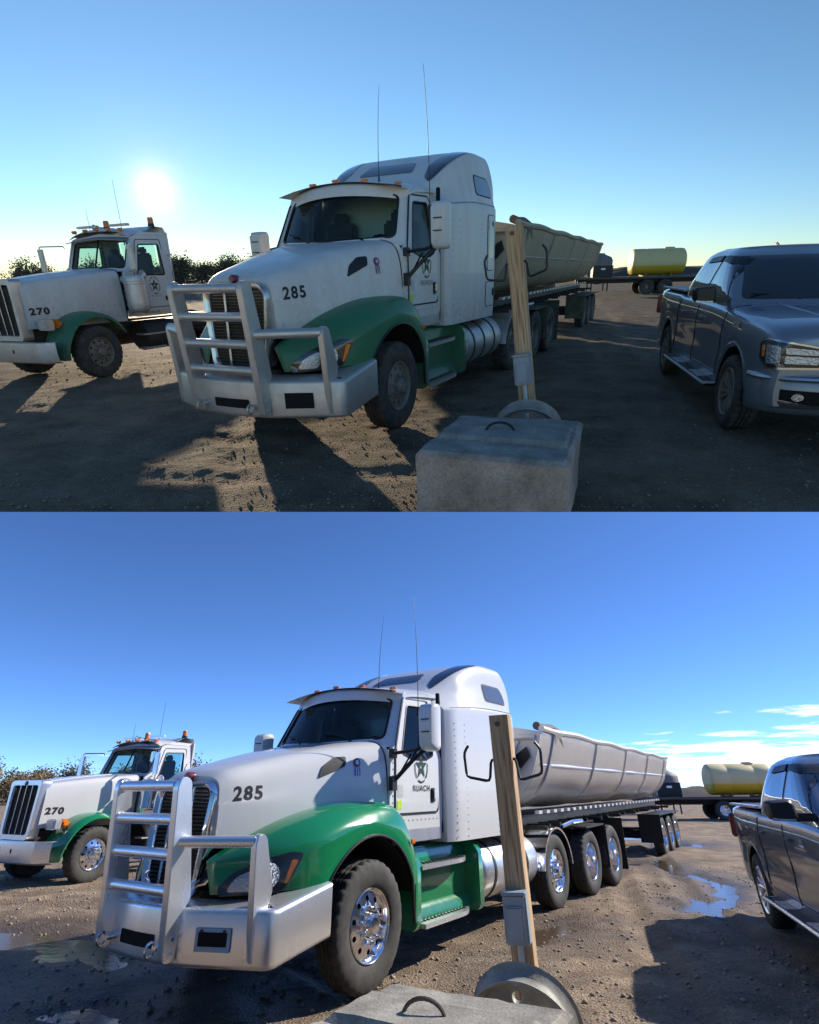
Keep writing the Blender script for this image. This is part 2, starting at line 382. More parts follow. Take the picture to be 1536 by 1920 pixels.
def wheel(parent, loc, K, kind, side, R0=.525, W=.28, wet=False):
    """kind: steer, drive, trailer, pickup; built facing +y."""
    key = (kind, R0, W)
    if key not in _wh:
        h = W/2; rb = R0*.56 if kind != 'pickup' else R0*.63
        tp = [(rb-.01, -h*.7), (rb+.03, -h*.95), (R0*.8, -h*1.03), (R0*.93, -h*.95), (R0*.985, -h*.82)]
        half = [(R0, -h*.7), (R0, -h*.42), (R0-.014, -h*.40), (R0-.014, -h*.30), (R0, -h*.28), (R0, -h*.06), (R0-.014, -h*.04)]
        tp += half+[(r, -y) for r, y in reversed(half)]+[(r, -y) for r, y in reversed(tp)]
        ns = 96; sh = {4, 5, 6, len(tp)-5, len(tp)-6, len(tp)-7}
        t = G().lathe(tp, n=ns, mod=lambda i, k: (-.020 if (k % 3 == 2) and i in sh else (-.009 if k % 3 == 2 and 5 <= i <= len(tp)-6 else 0)))
        rim = G(); hub = G()
        if kind == 'pickup':
            rim.lathe([(rb-.005, -h*.7), (rb+.012, h*.85), (rb, h*.95), (rb-.018, h*.8), (rb-.03, -h*.3), (.03, -h*.35)], n=48)
            for k in range(6):
                a = 2*math.pi*k/6
                for da in (-.17, .17):
                    p0 = (.05*math.cos(a+da*1.5), h*.45, .05*math.sin(a+da*1.5)); p1 = ((rb-.015)*math.cos(a+da), h*.72, (rb-.015)*math.sin(a+da))
                    hub.tube([p0, ((p0[0]+p1[0])/2, h*.66, (p0[2]+p1[2])/2), p1], .022, 6)
            hub.cyl((0, h*.2, 0), (0, h*.62, 0), .075, .055, 20)
        elif kind == 'steer':
            rim.lathe([(rb-.02, -h*.6), (rb-.01, h*.5), (rb+.004, h*.86), (rb-.004, h*.93), (rb-.016, h*.86), (rb-.03, h*.55)], n=48)
            disc_holes(rim, .158, rb-.03, h*.72, h*.55, 10, .024, .222)
            rim.lathe([(.158, h*.72), (.150, h*.80), (.105, h*.82), (.105, h*.5)], n=48)
            hub.lathe([(.10, h*.5), (.098, h*1.0), (.085, h*1.12), (.07, h*1.2), (.066, h*1.28), (.0, h*1.3)], n=24)
        else:
            rim.lathe([(rb+.004, h*.86), (rb-.004, h*.93), (rb-.016, h*.86), (rb-.028, h*.5), (rb-.04, -h*.3), (rb-.055, -h*.55)], n=48)
            disc_holes(rim, .158, rb-.055, -h*.35, -h*.55, 10, .024, .205)
            rim.lathe([(.158, -h*.35), (.11, -h*.33), (.11, -h*.6)], n=48)
            hub.lathe([(.11, -h*.4), (.11, h*.2), (.10, h*.3), (.085, h*.32), (.085, h*.5), (0, h*.5)], n=24)
        if kind != 'pickup':
            y0 = h*.78 if kind == 'steer' else -h*.36
            for k in range(10):
                a = 2*math.pi*(k+.5)/10; c = (.142*math.cos(a), .142*math.sin(a))
                hub.cyl((c[0], y0, c[1]), (c[0], y0+.022, c[1]), .022, .021, 8); hub.cyl((c[0], y0+.02, c[1]), (c[0], y0+.062, c[1]), .015, .013, 6)
        back = G().cyl((0, -h*.62, 0), (0, -h*.58, 0), rb-.015, n=32)
        _wh[key] = (to_mesh('tyre', t, 50), to_mesh('rim', rim, 35), to_mesh('hub', hub, 35), to_mesh('brake_drum', back, 35))
    ms = _wh[key]
    w_ = sub_empty('wheel', parent, loc, (0, 0, 0 if side > 0 else math.pi))
    spin = (0, rnd.uniform(0, 6.28), 0)
    put('tyre', ms[0], K['rubber'], w_, rot=spin); put('rim', ms[1], K['rimalu'], w_, rot=spin)
    put('hub', ms[2], K['rimalu'], w_, rot=spin); put('brake_drum', ms[3], K['dark'], w_)
    return w_
def ring_pts(poly, c, n):
    """n points of a star-shaped 2D polygon at even angles about c."""
    o = []; c = Vector(c); poly = [Vector(p) for p in poly]
    for k in range(n):
        a = 2*math.pi*k/n; d = Vector((math.cos(a), math.sin(a))); best = None
        for i in range(len(poly)):
            p, q = poly[i-1]-c, poly[i]-c; e = q-p; den = d.x*e.y-d.y*e.x
            if abs(den) < 1e-12: continue
            t = (p.x*e.y-p.y*e.x)/den; s = (p.x*d.y-p.y*d.x)/den
            if t > 0 and -1e-6 <= s <= 1+1e-6 and (best is None or t > best): best = t
        o.append(c+d*(best or 0))
    return o

# ------------------------------------------------------------------ ground, sky
def grid_axis(lo, hi, fine_lo, fine_hi, step, grow=1.13):
    xs = list(np.arange(fine_lo, fine_hi+step/2, step)); s = step
    while xs[-1] < hi: s *= grow; xs.append(min(hi, xs[-1]+s))
    s = step
    while xs[0] > lo: s *= grow; xs.insert(0, max(lo, xs[0]-s))
    return np.array(xs)
def vnoise(x, y, seed=0):
    """value noise on arrays."""
    xi, yi = np.floor(x).astype(np.int64), np.floor(y).astype(np.int64); fx, fy = x-xi, y-yi
    fx = fx*fx*(3-2*fx); fy = fy*fy*(3-2*fy)
    def hsh(a, b):
        h = (a*374761393+b*668265263+seed*1442695041) & 0xffffffff; h = ((h ^ (h >> 13))*1274126177) & 0xffffffff
        return ((h ^ (h >> 16)) & 0xffff)/65535.0
    return (hsh(xi, yi)*(1-fx)*(1-fy)+hsh(xi+1, yi)*fx*(1-fy)+hsh(xi, yi+1)*(1-fx)*fy+hsh(xi+1, yi+1)*fx*fy)
def seg_dist(x, y, pts):
    d = np.full_like(x, 1e9)
    for (ax, ay), (bx, by) in zip(pts[:-1], pts[1:]):
        t = np.clip(((x-ax)*(bx-ax)+(y-ay)*(by-ay))/((bx-ax)**2+(by-ay)**2+1e-9), 0, 1)
        d = np.minimum(d, np.hypot(x-ax-t*(bx-ax), y-ay-t*(by-ay)))
    return d
# puddles of the wet yard: centre lines and half widths
PUDDLES = [([(6.6, 17.6), (6.2, 15.6), (6.3, 13.6), (5.7, 11.9), (4.6, 11.0)], .25), ([(5.2, 17.3), (5.6, 16.9)], .45),
           ([(-6.0, 9.4), (-4.6, 8.9), (-3.4, 8.0)], .42), ([(-3.2, 6.4), (-2.6, 6.2)], .3),
           ([(9.5, 22), (8.2, 26)], .5), ([(1.7, 9.0), (2.3, 10.1)], .22), ([(-1.6, 5.3), (-.9, 4.9)], .3)]
TRACKS_DRY = [[(-2, 24), (3.4, 9), (3.0, 4.6)], [(-6.5, 6.2), (-2.0, 5.4), (3, 5.6)], [(-9, 22), (-3.2, 9.5), (-1.8, 5.2)], [(-11, 22), (-4.8, 9.5), (-3.6, 5)], [(10, 40), (4.2, 12), (2.6, 5)], [(12, 40), (5.4, 13), (3.4, 5)], [(-14, 18), (-6.5, 9.2), (-1, 6.2)]]
TRACKS_WET = [[(9, 30), (3.6, 11), (2.4, 6), (2.0, 3)], [(10.6, 30), (5, 12), (4.0, 6)], [(-12, 13), (-4, 11), (2, 4)]]
def gheight(x, y, wet):
    h = .05*(vnoise(x*.45, y*.45, 3)-.5)+.028*(vnoise(x*1.7, y*1.7, 5)-.5)+.016*(vnoise(x*5.5, y*5.5, 6)-.5)+.010*(vnoise(x*14, y*14, 7)-.5)
    for tr in (TRACKS_WET if wet else TRACKS_DRY):
        d = seg_dist(x, y, tr); h = h-(.040 if wet else .020)*np.exp(-(d/.17)**2)+(.022 if wet else .009)*np.exp(-((d-.30)/.10)**2)
        h = h+(.010 if wet else .006)*np.exp(-(d/.16)**2)*np.sin((x*.6+y)*40)
    far = np.clip((np.hypot(x, y)-30)/60, 0, 1); h = h*(1-far)
    if wet:
        for pl, wd in PUDDLES:
            d = seg_dist(x, y, pl)+.35*(vnoise(x*2.1, y*2.1, 11)-.5)
            k = np.clip(1-d/(wd*1.9), 0, 1); k = k*k*(3-2*k); h = h*(1-.5*k)-.062*k
    return h
def ground(wet, m):
    y0 = .3 if wet else EYE_DRY*math.cos(ROLL_DRY)/math.tan(PITCH_DRY)+.001
    xs = grid_axis(-900, 900, -6.5, 8.5, .065); ys = [y for y in grid_axis(y0, 900, y0, 12, .065, 1.045)]
    X, Y = np.meshgrid(xs, np.array(ys)); D0 = Y-y0
    if not wet: Y = Y-np.clip(X, -60, 60)*math.tan(ROLL_DRY)/math.tan(PITCH_DRY)*np.exp(-D0/15)   # the brow of the slope
    Z = gheight(X, Y, wet)
    if not wet: Z *= np.clip(D0/.8, 0, 1)
    nx, ny = X.shape[1], X.shape[0]
    v = np.stack([X, Y, Z], -1).reshape(-1, 3)
    i = np.arange((ny-1)*(nx-1)); a = (i//(nx-1))*nx+i % (nx-1)
    f = np.stack([a, a+1, a+nx+1, a+nx], 1)
    me = bpy.data.meshes.new('ground'); me.vertices.add(len(v)); me.vertices.foreach_set('co', v.ravel())
    me.loops.add(f.size); me.loops.foreach_set('vertex_index', f.ravel().astype(np.int32))
    me.polygons.add(len(f)); me.polygons.foreach_set('loop_start', np.arange(0, f.size, 4, dtype=np.int32))
    me.polygons.foreach_set('use_smooth', np.ones(len(f), bool)); me.update(); me.validate()
    pk = np.zeros(X.shape)
    for tr in (TRACKS_WET if wet else TRACKS_DRY): pk = np.maximum(pk, np.exp(-(seg_dist(X, Y, tr)/.30)**2)*(.5+.5*np.sin((X*.6+Y)*40)*.5))
    at_ = me.attributes.new('packed', 'FLOAT', 'POINT'); at_.data.foreach_set('value', pk.ravel().astype(np.float32))
    if wet:   # how damp the gravel is: soaked round the puddles
        wv = np.zeros(X.shape)
        for pl, wd in PUDDLES: wv = np.maximum(wv, np.clip(1.25-(seg_dist(X, Y, pl)+.5*(vnoise(X*1.6, Y*1.6, 21)-.5))/(wd*2.6+.35), 0, 1))
        wv = np.maximum(wv, .9*np.clip(1.25-np.hypot((X+3.2)/3.4, (Y-6.4)/2.2)+.9*(vnoise(X*1.3, Y*1.3, 29)-.5), 0, 1))
        wv = np.maximum(wv, .6*np.clip(.8-seg_dist(X, Y, [(-3, 5.5), (-1, 7), (3, 14), (8, 26)])/1.8+1.1*(vnoise(X*.9, Y*.9, 23)-.6), 0, 1))
        at_ = me.attributes.new('damp', 'FLOAT', 'POINT'); at_.data.foreach_set('value', wv.ravel().astype(np.float32))
    return put('ground', me, m, kind='structure', label='wet brown gravel yard with puddles' if wet else 'dry tan dirt yard with tyre tracks in low sun')
def ground_mat(wet):
    m = bpy.data.materials.new('wet_gravel' if wet else 'dry_dirt'); m.use_nodes = True; nt = m.node_tree; b = nt.nodes['Principled BSDF']; L = nt.links.new
    tcn = N(nt, 'ShaderNodeTexCoord')
    def noise_(s, d=8, r=.6, dist=0):
        n = N(nt, 'ShaderNodeTexNoise'); n.inputs['Scale'].default_value = s; n.inputs['Detail'].default_value = d; n.inputs['Roughness'].default_value = r
        n.inputs['Distortion'].default_value = dist; L(tcn.outputs['Object'], n.inputs['Vector']); return n
    def ramp(src, *st):
        r = N(nt, 'ShaderNodeValToRGB'); e = r.color_ramp.elements
        e[0].position, e[0].color = st[0][0], (*st[0][1], 1); e[1].position, e[1].color = st[-1][0], (*st[-1][1], 1)
        for p, c in st[1:-1]: q = e.new(p); q.color = (*c, 1)
        L(src, r.inputs['Fac']); return r
    def mix(f, a, bb, t='MIX'):
        n = N(nt, 'ShaderNodeMix', data_type='RGBA', blend_type=t); (L(f, n.inputs['Factor']) if not isinstance(f, float) else setattr(n.inputs['Factor'], 'default_value', f))
        L(a, n.inputs['A']); L(bb, n.inputs['B']); return n.outputs['Result']
    big = noise_(.35, 6); mid = noise_(3.0, 9, .7); fine = noise_(38, 8, .75)
    vor = N(nt, 'ShaderNodeTexVoronoi'); vor.inputs['Scale'].default_value = 42 if wet else 50; vor.inputs['Randomness'].default_value = 1; L(tcn.outputs['Object'], vor.inputs['Vector'])
    if wet:
        c1 = ramp(mid.outputs['Fac'], (.3, (.19, .125, .08)), (.5, (.37, .265, .175)), (.72, (.58, .45, .32)))
        c2 = ramp(fine.outputs['Fac'], (.34, (.08, .055, .04)), (.5, (.36, .265, .18)), (.66, (.68, .55, .41)))
    else:
        c1 = ramp(mid.outputs['Fac'], (.3, (.14, .10, .062)), (.52, (.28, .205, .135)), (.72, (.42, .32, .22)))
        c2 = ramp(fine.outputs['Fac'], (.3, (.075, .06, .045)), (.55, (.21, .165, .12)), (.75, (.36, .295, .22)))
    st = ramp(vor.outputs['Color'], (.1, (.06, .05, .04)), (.6, (.22, .18, .14)), (.95, (.52, .46, .39)))
    base = mix(.5, c1.outputs['Color'], c2.outputs['Color'])
    gm = N(nt, 'ShaderNodeMapRange'); gm.inputs['From Min'].default_value = .42; gm.inputs['From Max'].default_value = .62; L(big.outputs['Fac'], gm.inputs['Value'])
    gf = N(nt, 'ShaderNodeMath', operation='MULTIPLY'); gf.inputs[1].default_value = .55; L(gm.outputs['Result'], gf.inputs[0])
    base = mix(gf.outputs[0], base, st.outputs['Color'])
    pt_ = noise_(1.3, 5, .6); pr_ = ramp(pt_.outputs['Fac'], (.36, (.62, .60, .58)), (.64, (1.25, 1.22, 1.18))); base = mix(1.0, base, pr_.outputs['Color'], 'MULTIPLY')
    pa_ = N(nt, 'ShaderNodeAttribute', attribute_name='packed'); pcol = N(nt, 'ShaderNodeRGB'); pcol.outputs[0].default_value = (.30, .215, .145, 1) if wet else (.37, .285, .195, 1)
    pf = N(nt, 'ShaderNodeMath', operation='MULTIPLY'); pf.inputs[1].default_value = .7; L(pa_.outputs['Fac'], pf.inputs[0]); base = mix(pf.outputs[0], base, pcol.outputs[0])
    damp = noise_(.8, 7, .65); dm = N(nt, 'ShaderNodeMapRange'); L(damp.outputs['Fac'], dm.inputs['Value'])
    dm.inputs['From Min'].default_value = .54 if wet else .55; dm.inputs['From Max'].default_value = .74 if wet else .75
    if wet:
        an = N(nt, 'ShaderNodeAttribute', attribute_name='damp'); dmx = N(nt, 'ShaderNodeMath', operation='MAXIMUM'); dsc = N(nt, 'ShaderNodeMath', operation='MULTIPLY'); dsc.inputs[1].default_value = .5
        L(dm.outputs['Result'], dsc.inputs[0]); L(dsc.outputs[0], dmx.inputs[0]); L(an.outputs['Fac'], dmx.inputs[1]); dout = dmx.outputs[0]
    else: dout = dm.outputs['Result']
    dk = N(nt, 'ShaderNodeMix', data_type='RGBA', blend_type='MULTIPLY'); dk.inputs['B'].default_value = (.36, .31, .27, 1) if wet else (.62, .60, .58, 1)
    L(dout, dk.inputs['Factor']); L(base, dk.inputs['A']); L(dk.outputs['Result'], b.inputs['Base Color'])
    rr = N(nt, 'ShaderNodeMapRange'); rr.inputs['To Min'].default_value = .9; rr.inputs['To Max'].default_value = .34 if wet else .85
    L(dout, rr.inputs['Value']); L(rr.outputs['Result'], b.inputs['Roughness']); b.inputs['Specular IOR Level'].default_value = .35
    ad = N(nt, 'ShaderNodeMath', operation='ADD'); L(fine.outputs['Fac'], ad.inputs[0]); L(vor.outputs['Distance'], ad.inputs[1])
    bp = N(nt, 'ShaderNodeBump'); bp.inputs['Strength'].default_value = .9; bp.inputs['Distance'].default_value = .03; L(ad.outputs[0], bp.inputs['Height'])
    bp2 = N(nt, 'ShaderNodeBump'); bp2.inputs['Strength'].default_value = .7; bp2.inputs['Distance'].default_value = .05
    L(mid.outputs['Fac'], bp2.inputs['Height']); L(bp.outputs['Normal'], bp2.inputs['Normal']); L(bp2.outputs['Normal'], b.inputs['Normal'])
    return m
def stones(wet, n, cols):
    r = np.random.default_rng(3 if wet else 4); y0 = 1.5 if wet else EYE_DRY/math.tan(PITCH_DRY)+.05
    y = y0+(16-y0)*r.random(n)**1.6; x = (r.random(n)*2-1)*(2.5+.85*y)+.3
    s = .005+(.030 if wet else .020)*r.random(n)**4
    z = gheight(x, y, wet)
    if not wet: y = y-x*math.tan(ROLL_DRY)/math.tan(PITCH_DRY)*np.exp(-(y-y0)/15)+.03; z = gheight(x, y, wet)*np.clip((y-y0)/.8, 0, 1)
    base = np.array([(1, 0, 0), (-1, 0, 0), (0, 1, 0), (0, -1, 0), (0, 0, 1), (0, 0, -1), ], float)
    tri = np.array([(0, 2, 4), (2, 1, 4), (1, 3, 4), (3, 0, 4), (2, 0, 5), (1, 2, 5), (3, 1, 5), (0, 3, 5)])
    V = base[None]*(.6+.8*r.random((n, 6, 1)))*np.stack([s, s*(.6+.6*r.random(n)), s*.7], 1)[:, None, :]
    a = r.random(n)*6.28; c, sn = np.cos(a)[:, None], np.sin(a)[:, None]
    V = np.stack([V[..., 0]*c-V[..., 1]*sn, V[..., 0]*sn+V[..., 1]*c, V[..., 2]], -1)+np.stack([x, y, z+s*.25], 1)[:, None, :]
    T = tri[None]+(np.arange(n)*6)[:, None, None]
    me = bpy.data.meshes.new('gravel'); v = V.reshape(-1, 3); f = T.reshape(-1, 3)
    me.vertices.add(len(v)); me.vertices.foreach_set('co', v.ravel().astype(np.float32)); me.loops.add(f.size); me.loops.foreach_set('vertex_index', f.ravel().astype(np.int32))
    me.polygons.add(len(f)); me.polygons.foreach_set('loop_start', np.arange(0, f.size, 3, dtype=np.int32)); me.update()
    o = put('gravel', me, cols, kind='stuff', label='loose brown gravel scattered over the wet yard' if wet else 'loose pale gravel scattered over the dry yard')
    o['category'] = 'gravel'
def puddle_sheets():
    m = bpy.data.materials.new('puddle_water'); m.use_nodes = True; nt = m.node_tree; b = nt.nodes['Principled BSDF']
    b.inputs['Base Color'].default_value = (.10, .072, .048, 1); b.inputs['IOR'].default_value = 1.33; b.inputs['Roughness'].default_value = .14; b.inputs['Specular IOR Level'].default_value = .6
    n = N(nt, 'ShaderNodeTexNoise'); n.inputs['Scale'].default_value = 9; n.inputs['Detail'].default_value = 4; bp = N(nt, 'ShaderNodeBump'); bp.inputs['Strength'].default_value = .16; bp.inputs['Distance'].default_value = .02
    tcn = N(nt, 'ShaderNodeTexCoord'); nt.links.new(tcn.outputs['Object'], n.inputs['Vector']); nt.links.new(n.outputs['Fac'], bp.inputs['Height']); nt.links.new(bp.outputs['Normal'], b.inputs['Normal'])
    labs = ['long puddle running beside the parked pickup', 'brown puddle between the lorry wheels and the pickup', 'large dark puddle in front of the bull bar', 'small puddle in the shade left of the concrete block',
            'far puddle beyond the pickup', 'small puddle beside the step of the washed lorry', 'thin puddle under the front tyre']
    for (pl, wd), lb in zip(PUDDLES, labs):
        pts = [Vector((*p, 0)) for p in pl]; left = []; right = []
        for i, p in enumerate(pts):
            d = (pts[min(i+1, len(pts)-1)]-pts[max(i-1, 0)]).normalized(); nrm = Vector((-d.y, d.x, 0))*wd*2.3
            if i == 0: p = p-d*wd
            if i == len(pts)-1: p = p+d*wd
            left.append(p+nrm); right.append(p-nrm)
        o = [(p.x, p.y, -.036) for p in spline(left+right[::-1], 5, True)]
        g = G().add(o, [tuple(range(len(o)))]); part('puddle', g, m, kind='structure', label=lb)
def wet_sky():
    """the sky over the wet yard: a vault under the upper yard's slope, closed by a far wall behind the horizon."""
    m = bpy.data.materials.new('wet_yard_sky'); m.use_nodes = True; nt = m.node_tree; nt.nodes.clear(); L = nt.links.new
    geo = N(nt, 'ShaderNodeNewGeometry'); mpn = N(nt, 'ShaderNodeMapping', vector_type='POINT'); mpn.inputs['Rotation'].default_value = (-PITCH_WET, 0, 0)
    nm = N(nt, 'ShaderNodeVectorMath', operation='NORMALIZE'); L(geo.outputs['Position'], nm.inputs[0]); L(nm.outputs['Vector'], mpn.inputs['Vector'])
    s = sky_node(nt, SUN_WET, .0, .55, 10.0, 1500); L(mpn.outputs['Vector'], s.inputs['Vector'])
    sep = N(nt, 'ShaderNodeSeparateXYZ'); L(mpn.outputs['Vector'], sep.inputs['Vector'])
    def math_(op, a, bv=None):
        n = N(nt, 'ShaderNodeMath', operation=op)
        for i, q in enumerate((a, bv)):
            if q is None: continue
            if isinstance(q, (int, float)): n.inputs[i].default_value = q
            else: L(q, n.inputs[i])
        return n.outputs[0]
    def rng(v, a, b_, c=0, d=1):
        n = N(nt, 'ShaderNodeMapRange', interpolation_type='SMOOTHSTEP'); L(v, n.inputs['Value'])
        for k, q in (('From Min', a), ('From Max', b_), ('To Min', c), ('To Max', d)): n.inputs[k].default_value = q
        return n.outputs['Result']
    cmb = N(nt, 'ShaderNodeCombineXYZ'); zz = math_('ADD', sep.outputs['Z'], .035)
    L(math_('DIVIDE', sep.outputs['X'], zz), cmb.inputs['X']); L(math_('DIVIDE', sep.outputs['Y'], zz), cmb.inputs['Y'])
    n1 = N(nt, 'ShaderNodeTexNoise'); n1.inputs['Scale'].default_value = .75; n1.inputs['Detail'].default_value = 10; n1.inputs['Roughness'].default_value = .6; L(cmb.outputs['Vector'], n1.inputs['Vector'])
    az = math_('DIVIDE', sep.outputs['X'], sep.outputs['Y'])
    thr = math_('SUBTRACT', n1.outputs['Fac'], math_('MULTIPLY', rng(sep.outputs['Z'], .02, .15), .30))
    thr = math_('ADD', thr, rng(az, .1, .7, -.20, .09)); thr = math_('ADD', thr, math_('MULTIPLY', rng(sep.outputs['Z'], .075, .02), math_('MULTIPLY', rng(az, .15, .4), .10)))
    cl = rng(thr, .43, .53); cl = math_('MULTIPLY', cl, rng(sep.outputs['Z'], .0, .012))
    mx = N(nt, 'ShaderNodeMix', data_type='RGBA'); mx.inputs['B'].default_value = (5.9, 6.05, 6.3, 1); L(s.outputs['Color'], mx.inputs['A']); L(math_('MULTIPLY', cl, .8), mx.inputs['Factor'])
    e = N(nt, 'ShaderNodeEmission'); e.inputs['Strength'].default_value = .135; L(mx.outputs['Result'], e.inputs['Color'])
    o = N(nt, 'ShaderNodeOutputMaterial'); L(e.outputs['Emission'], o.inputs['Surface'])
    c, sn = math.cos(PITCH_DRY), math.sin(PITCH_DRY); ye = EYE_DRY/math.tan(PITCH_DRY)*c+EYE_DRY*sn
    g = G(); W = 1500
    # vault: from the brow of the upper yard up along its underside, then a curved wall down past the horizon
    prof = [(ye+.01, -.012)]
    for t in (1, 3, 8, 20, 60, 150, 300, 520): prof.append((ye+t*c, t*sn-.22-.014*t))
    yl, zl = prof[-1]
    for k in range(1, 7): prof.append((yl+150*math.sin(k*math.pi/12), zl-150*(1-math.cos(k*math.pi/12))))
    prof.append((yl+150, -600))
    rows = [[(x, y, z) for x in (-W, -600, -200, 0, 200, 600, W)] for y, z in prof]
    g.surf(rows)
    for sx in (-1, 1):   # side walls
        g.surf([[(sx*W, y, z) for y, z in prof], [(sx*W, y, -900) for y, z in prof]])
    Q = Matrix.Rotation(PITCH_DRY, 4, 'X') @ Matrix.Rotation(-ROLL_DRY, 4, 'Y') @ Matrix.Rotation(-PITCH_DRY, 4, 'X'); g.v = [tuple(Q @ Vector(p)) for p in g.v]
    me = to_mesh('sky', g, 0); ob = bpy.data.objects.new('sky', me); sc.collection.objects.link(ob); me.materials.append(m)
    ob['kind'] = 'structure'; ob['label'] = 'deep blue morning sky with low white clouds over the wet yard'

# ------------------------------------------------------------------ the big white and green tractor (x forward, y left, origin under the steer axle)
h_zt = tab((-.45, 2.30), (0, 2.23), (.5, 2.14), (1.0, 2.03), (1.25, 1.97), (1.40, 1.92), (1.46, 1.88))
h_ys = tab((-.45, .93), (0, .80), (.5, .67), (1.0, .56), (1.3, .50), (1.46, .45))
h_yl = tab((-.45, 1.05), (0, .93), (.5, .79), (1.0, .64), (1.3, .54), (1.46, .48))
f_yo = tab((1.50, .56), (1.40, .72), (1.25, .89), (1.1, 1.02), (.9, 1.13), (.69, 1.19), (.3, 1.22), (-.3, 1.22), (-.8, 1.19))
f_zc = tab((1.50, 1.16), (1.40, 1.22), (1.2, 1.33), (.9, 1.46), (.5, 1.57), (.2, 1.61), (-.2, 1.61), (-.45, 1.57), (-.6, 1.49), (-.72, 1.36), (-.82, 1.20))
def f_zb(x):
    if x > .74: return .96-.04*(x-.74)
    if x > -.76:
        return max(.52+math.sqrt(max(0, .80**2-x*x)), .0)
    return .45
def hood_sec(x):
    zt, ys, yl = h_zt(x), h_ys(x), h_yl(x)
    p = [(0, zt), (ys*.5, zt-.006), (ys*.82, zt-.03), (ys, zt-.11), (ys+(yl-ys)*.58, zt-.30), (yl*.985, 1.64), (yl, 1.46), (yl, 1.34)]
    return [(x, q.x, q.y) for q in spline([(a, b, 0) for a, b in p], 4)]
def fender_sec(x):
    yi, yo, zc = h_yl(min(x, 1.46))-.03, f_yo(x), f_zc(x); zb = f_zb(x); zs = max(zc-.30, zb+.10)
    p = [(yi, zc+.015), (yi+(yo-yi)*.35, zc+.012), (yi+(yo-yi)*.72, zc-.05), (yo-.01, (zc-.13+zs)/2 if zs > zc-.2 else zc-.17), (yo, zs), (yo, (zs+zb)/2), (yo-.005, zb)]
    return [(x, q.x, q.y) for q in spline([(a, b, 0) for a, b in p], 4)]
def cab_y(z): return 1.06 if z < 2.1 else 1.06-(z-2.1)*.185
def xw(y, z): return -.28-.28*(y/.9)**2-(z-2.28)*.62
def ringpanel(g, outer, inner, c, f3, depth, n=96):
    """a panel with a hole: outlines in 2D, f3 lifts a 2D point to 3D, depth = vector to the inner skin."""
    O, I = ring_pts(outer, c, n), ring_pts(inner, c, n); d = Vector(depth)
    mid = [(o+i)/2 for o, i in zip(O, I)]
    a, m_, b = [f3(p) for p in O], [f3(p) for p in mid], [f3(p) for p in I]
    g.surf([[Vector(p)+d for p in a], a, m_, b, [Vector(p)+d for p in b]], close_u=True)
    return g
sl_zt = tab((-1.60, 3.0), (-1.85, 3.13), (-2.2, 3.33), (-2.6, 3.50), (-3.0, 3.585), (-3.5, 3.60), (-3.72, 3.585), (-3.82, 3.5))
def sleeper_sec(x):
    zt = sl_zt(x); e = max(0, (-3.6-x)/.22); k = 1-.06*e*e
    f = max(0, (x+1.85)/.25); k *= 1-.07*f*f
    zsh = 2.72+(zt-3.0)*.18; yt = .95-.16*max(0, (x+2.2)/.6)
    p = [(0, zt), (yt*.6, zt-.004), (yt*.92, zt-.02), (yt+.045, zt-.085), (yt+.115, (zt+zsh)/2-.02), (1.155*k, zsh+.03), (1.185*k, zsh-.08), (1.19*k, 2.0), (1.19*k, 1.5), (1.18*k, 1.15)]
    return [(x, q.x, q.y) for q in spline([(a, b, 0) for a, b in p], 4)]
def full(sec): return [(x, -y, z) for x, y, z in reversed(sec)]+sec[1:]
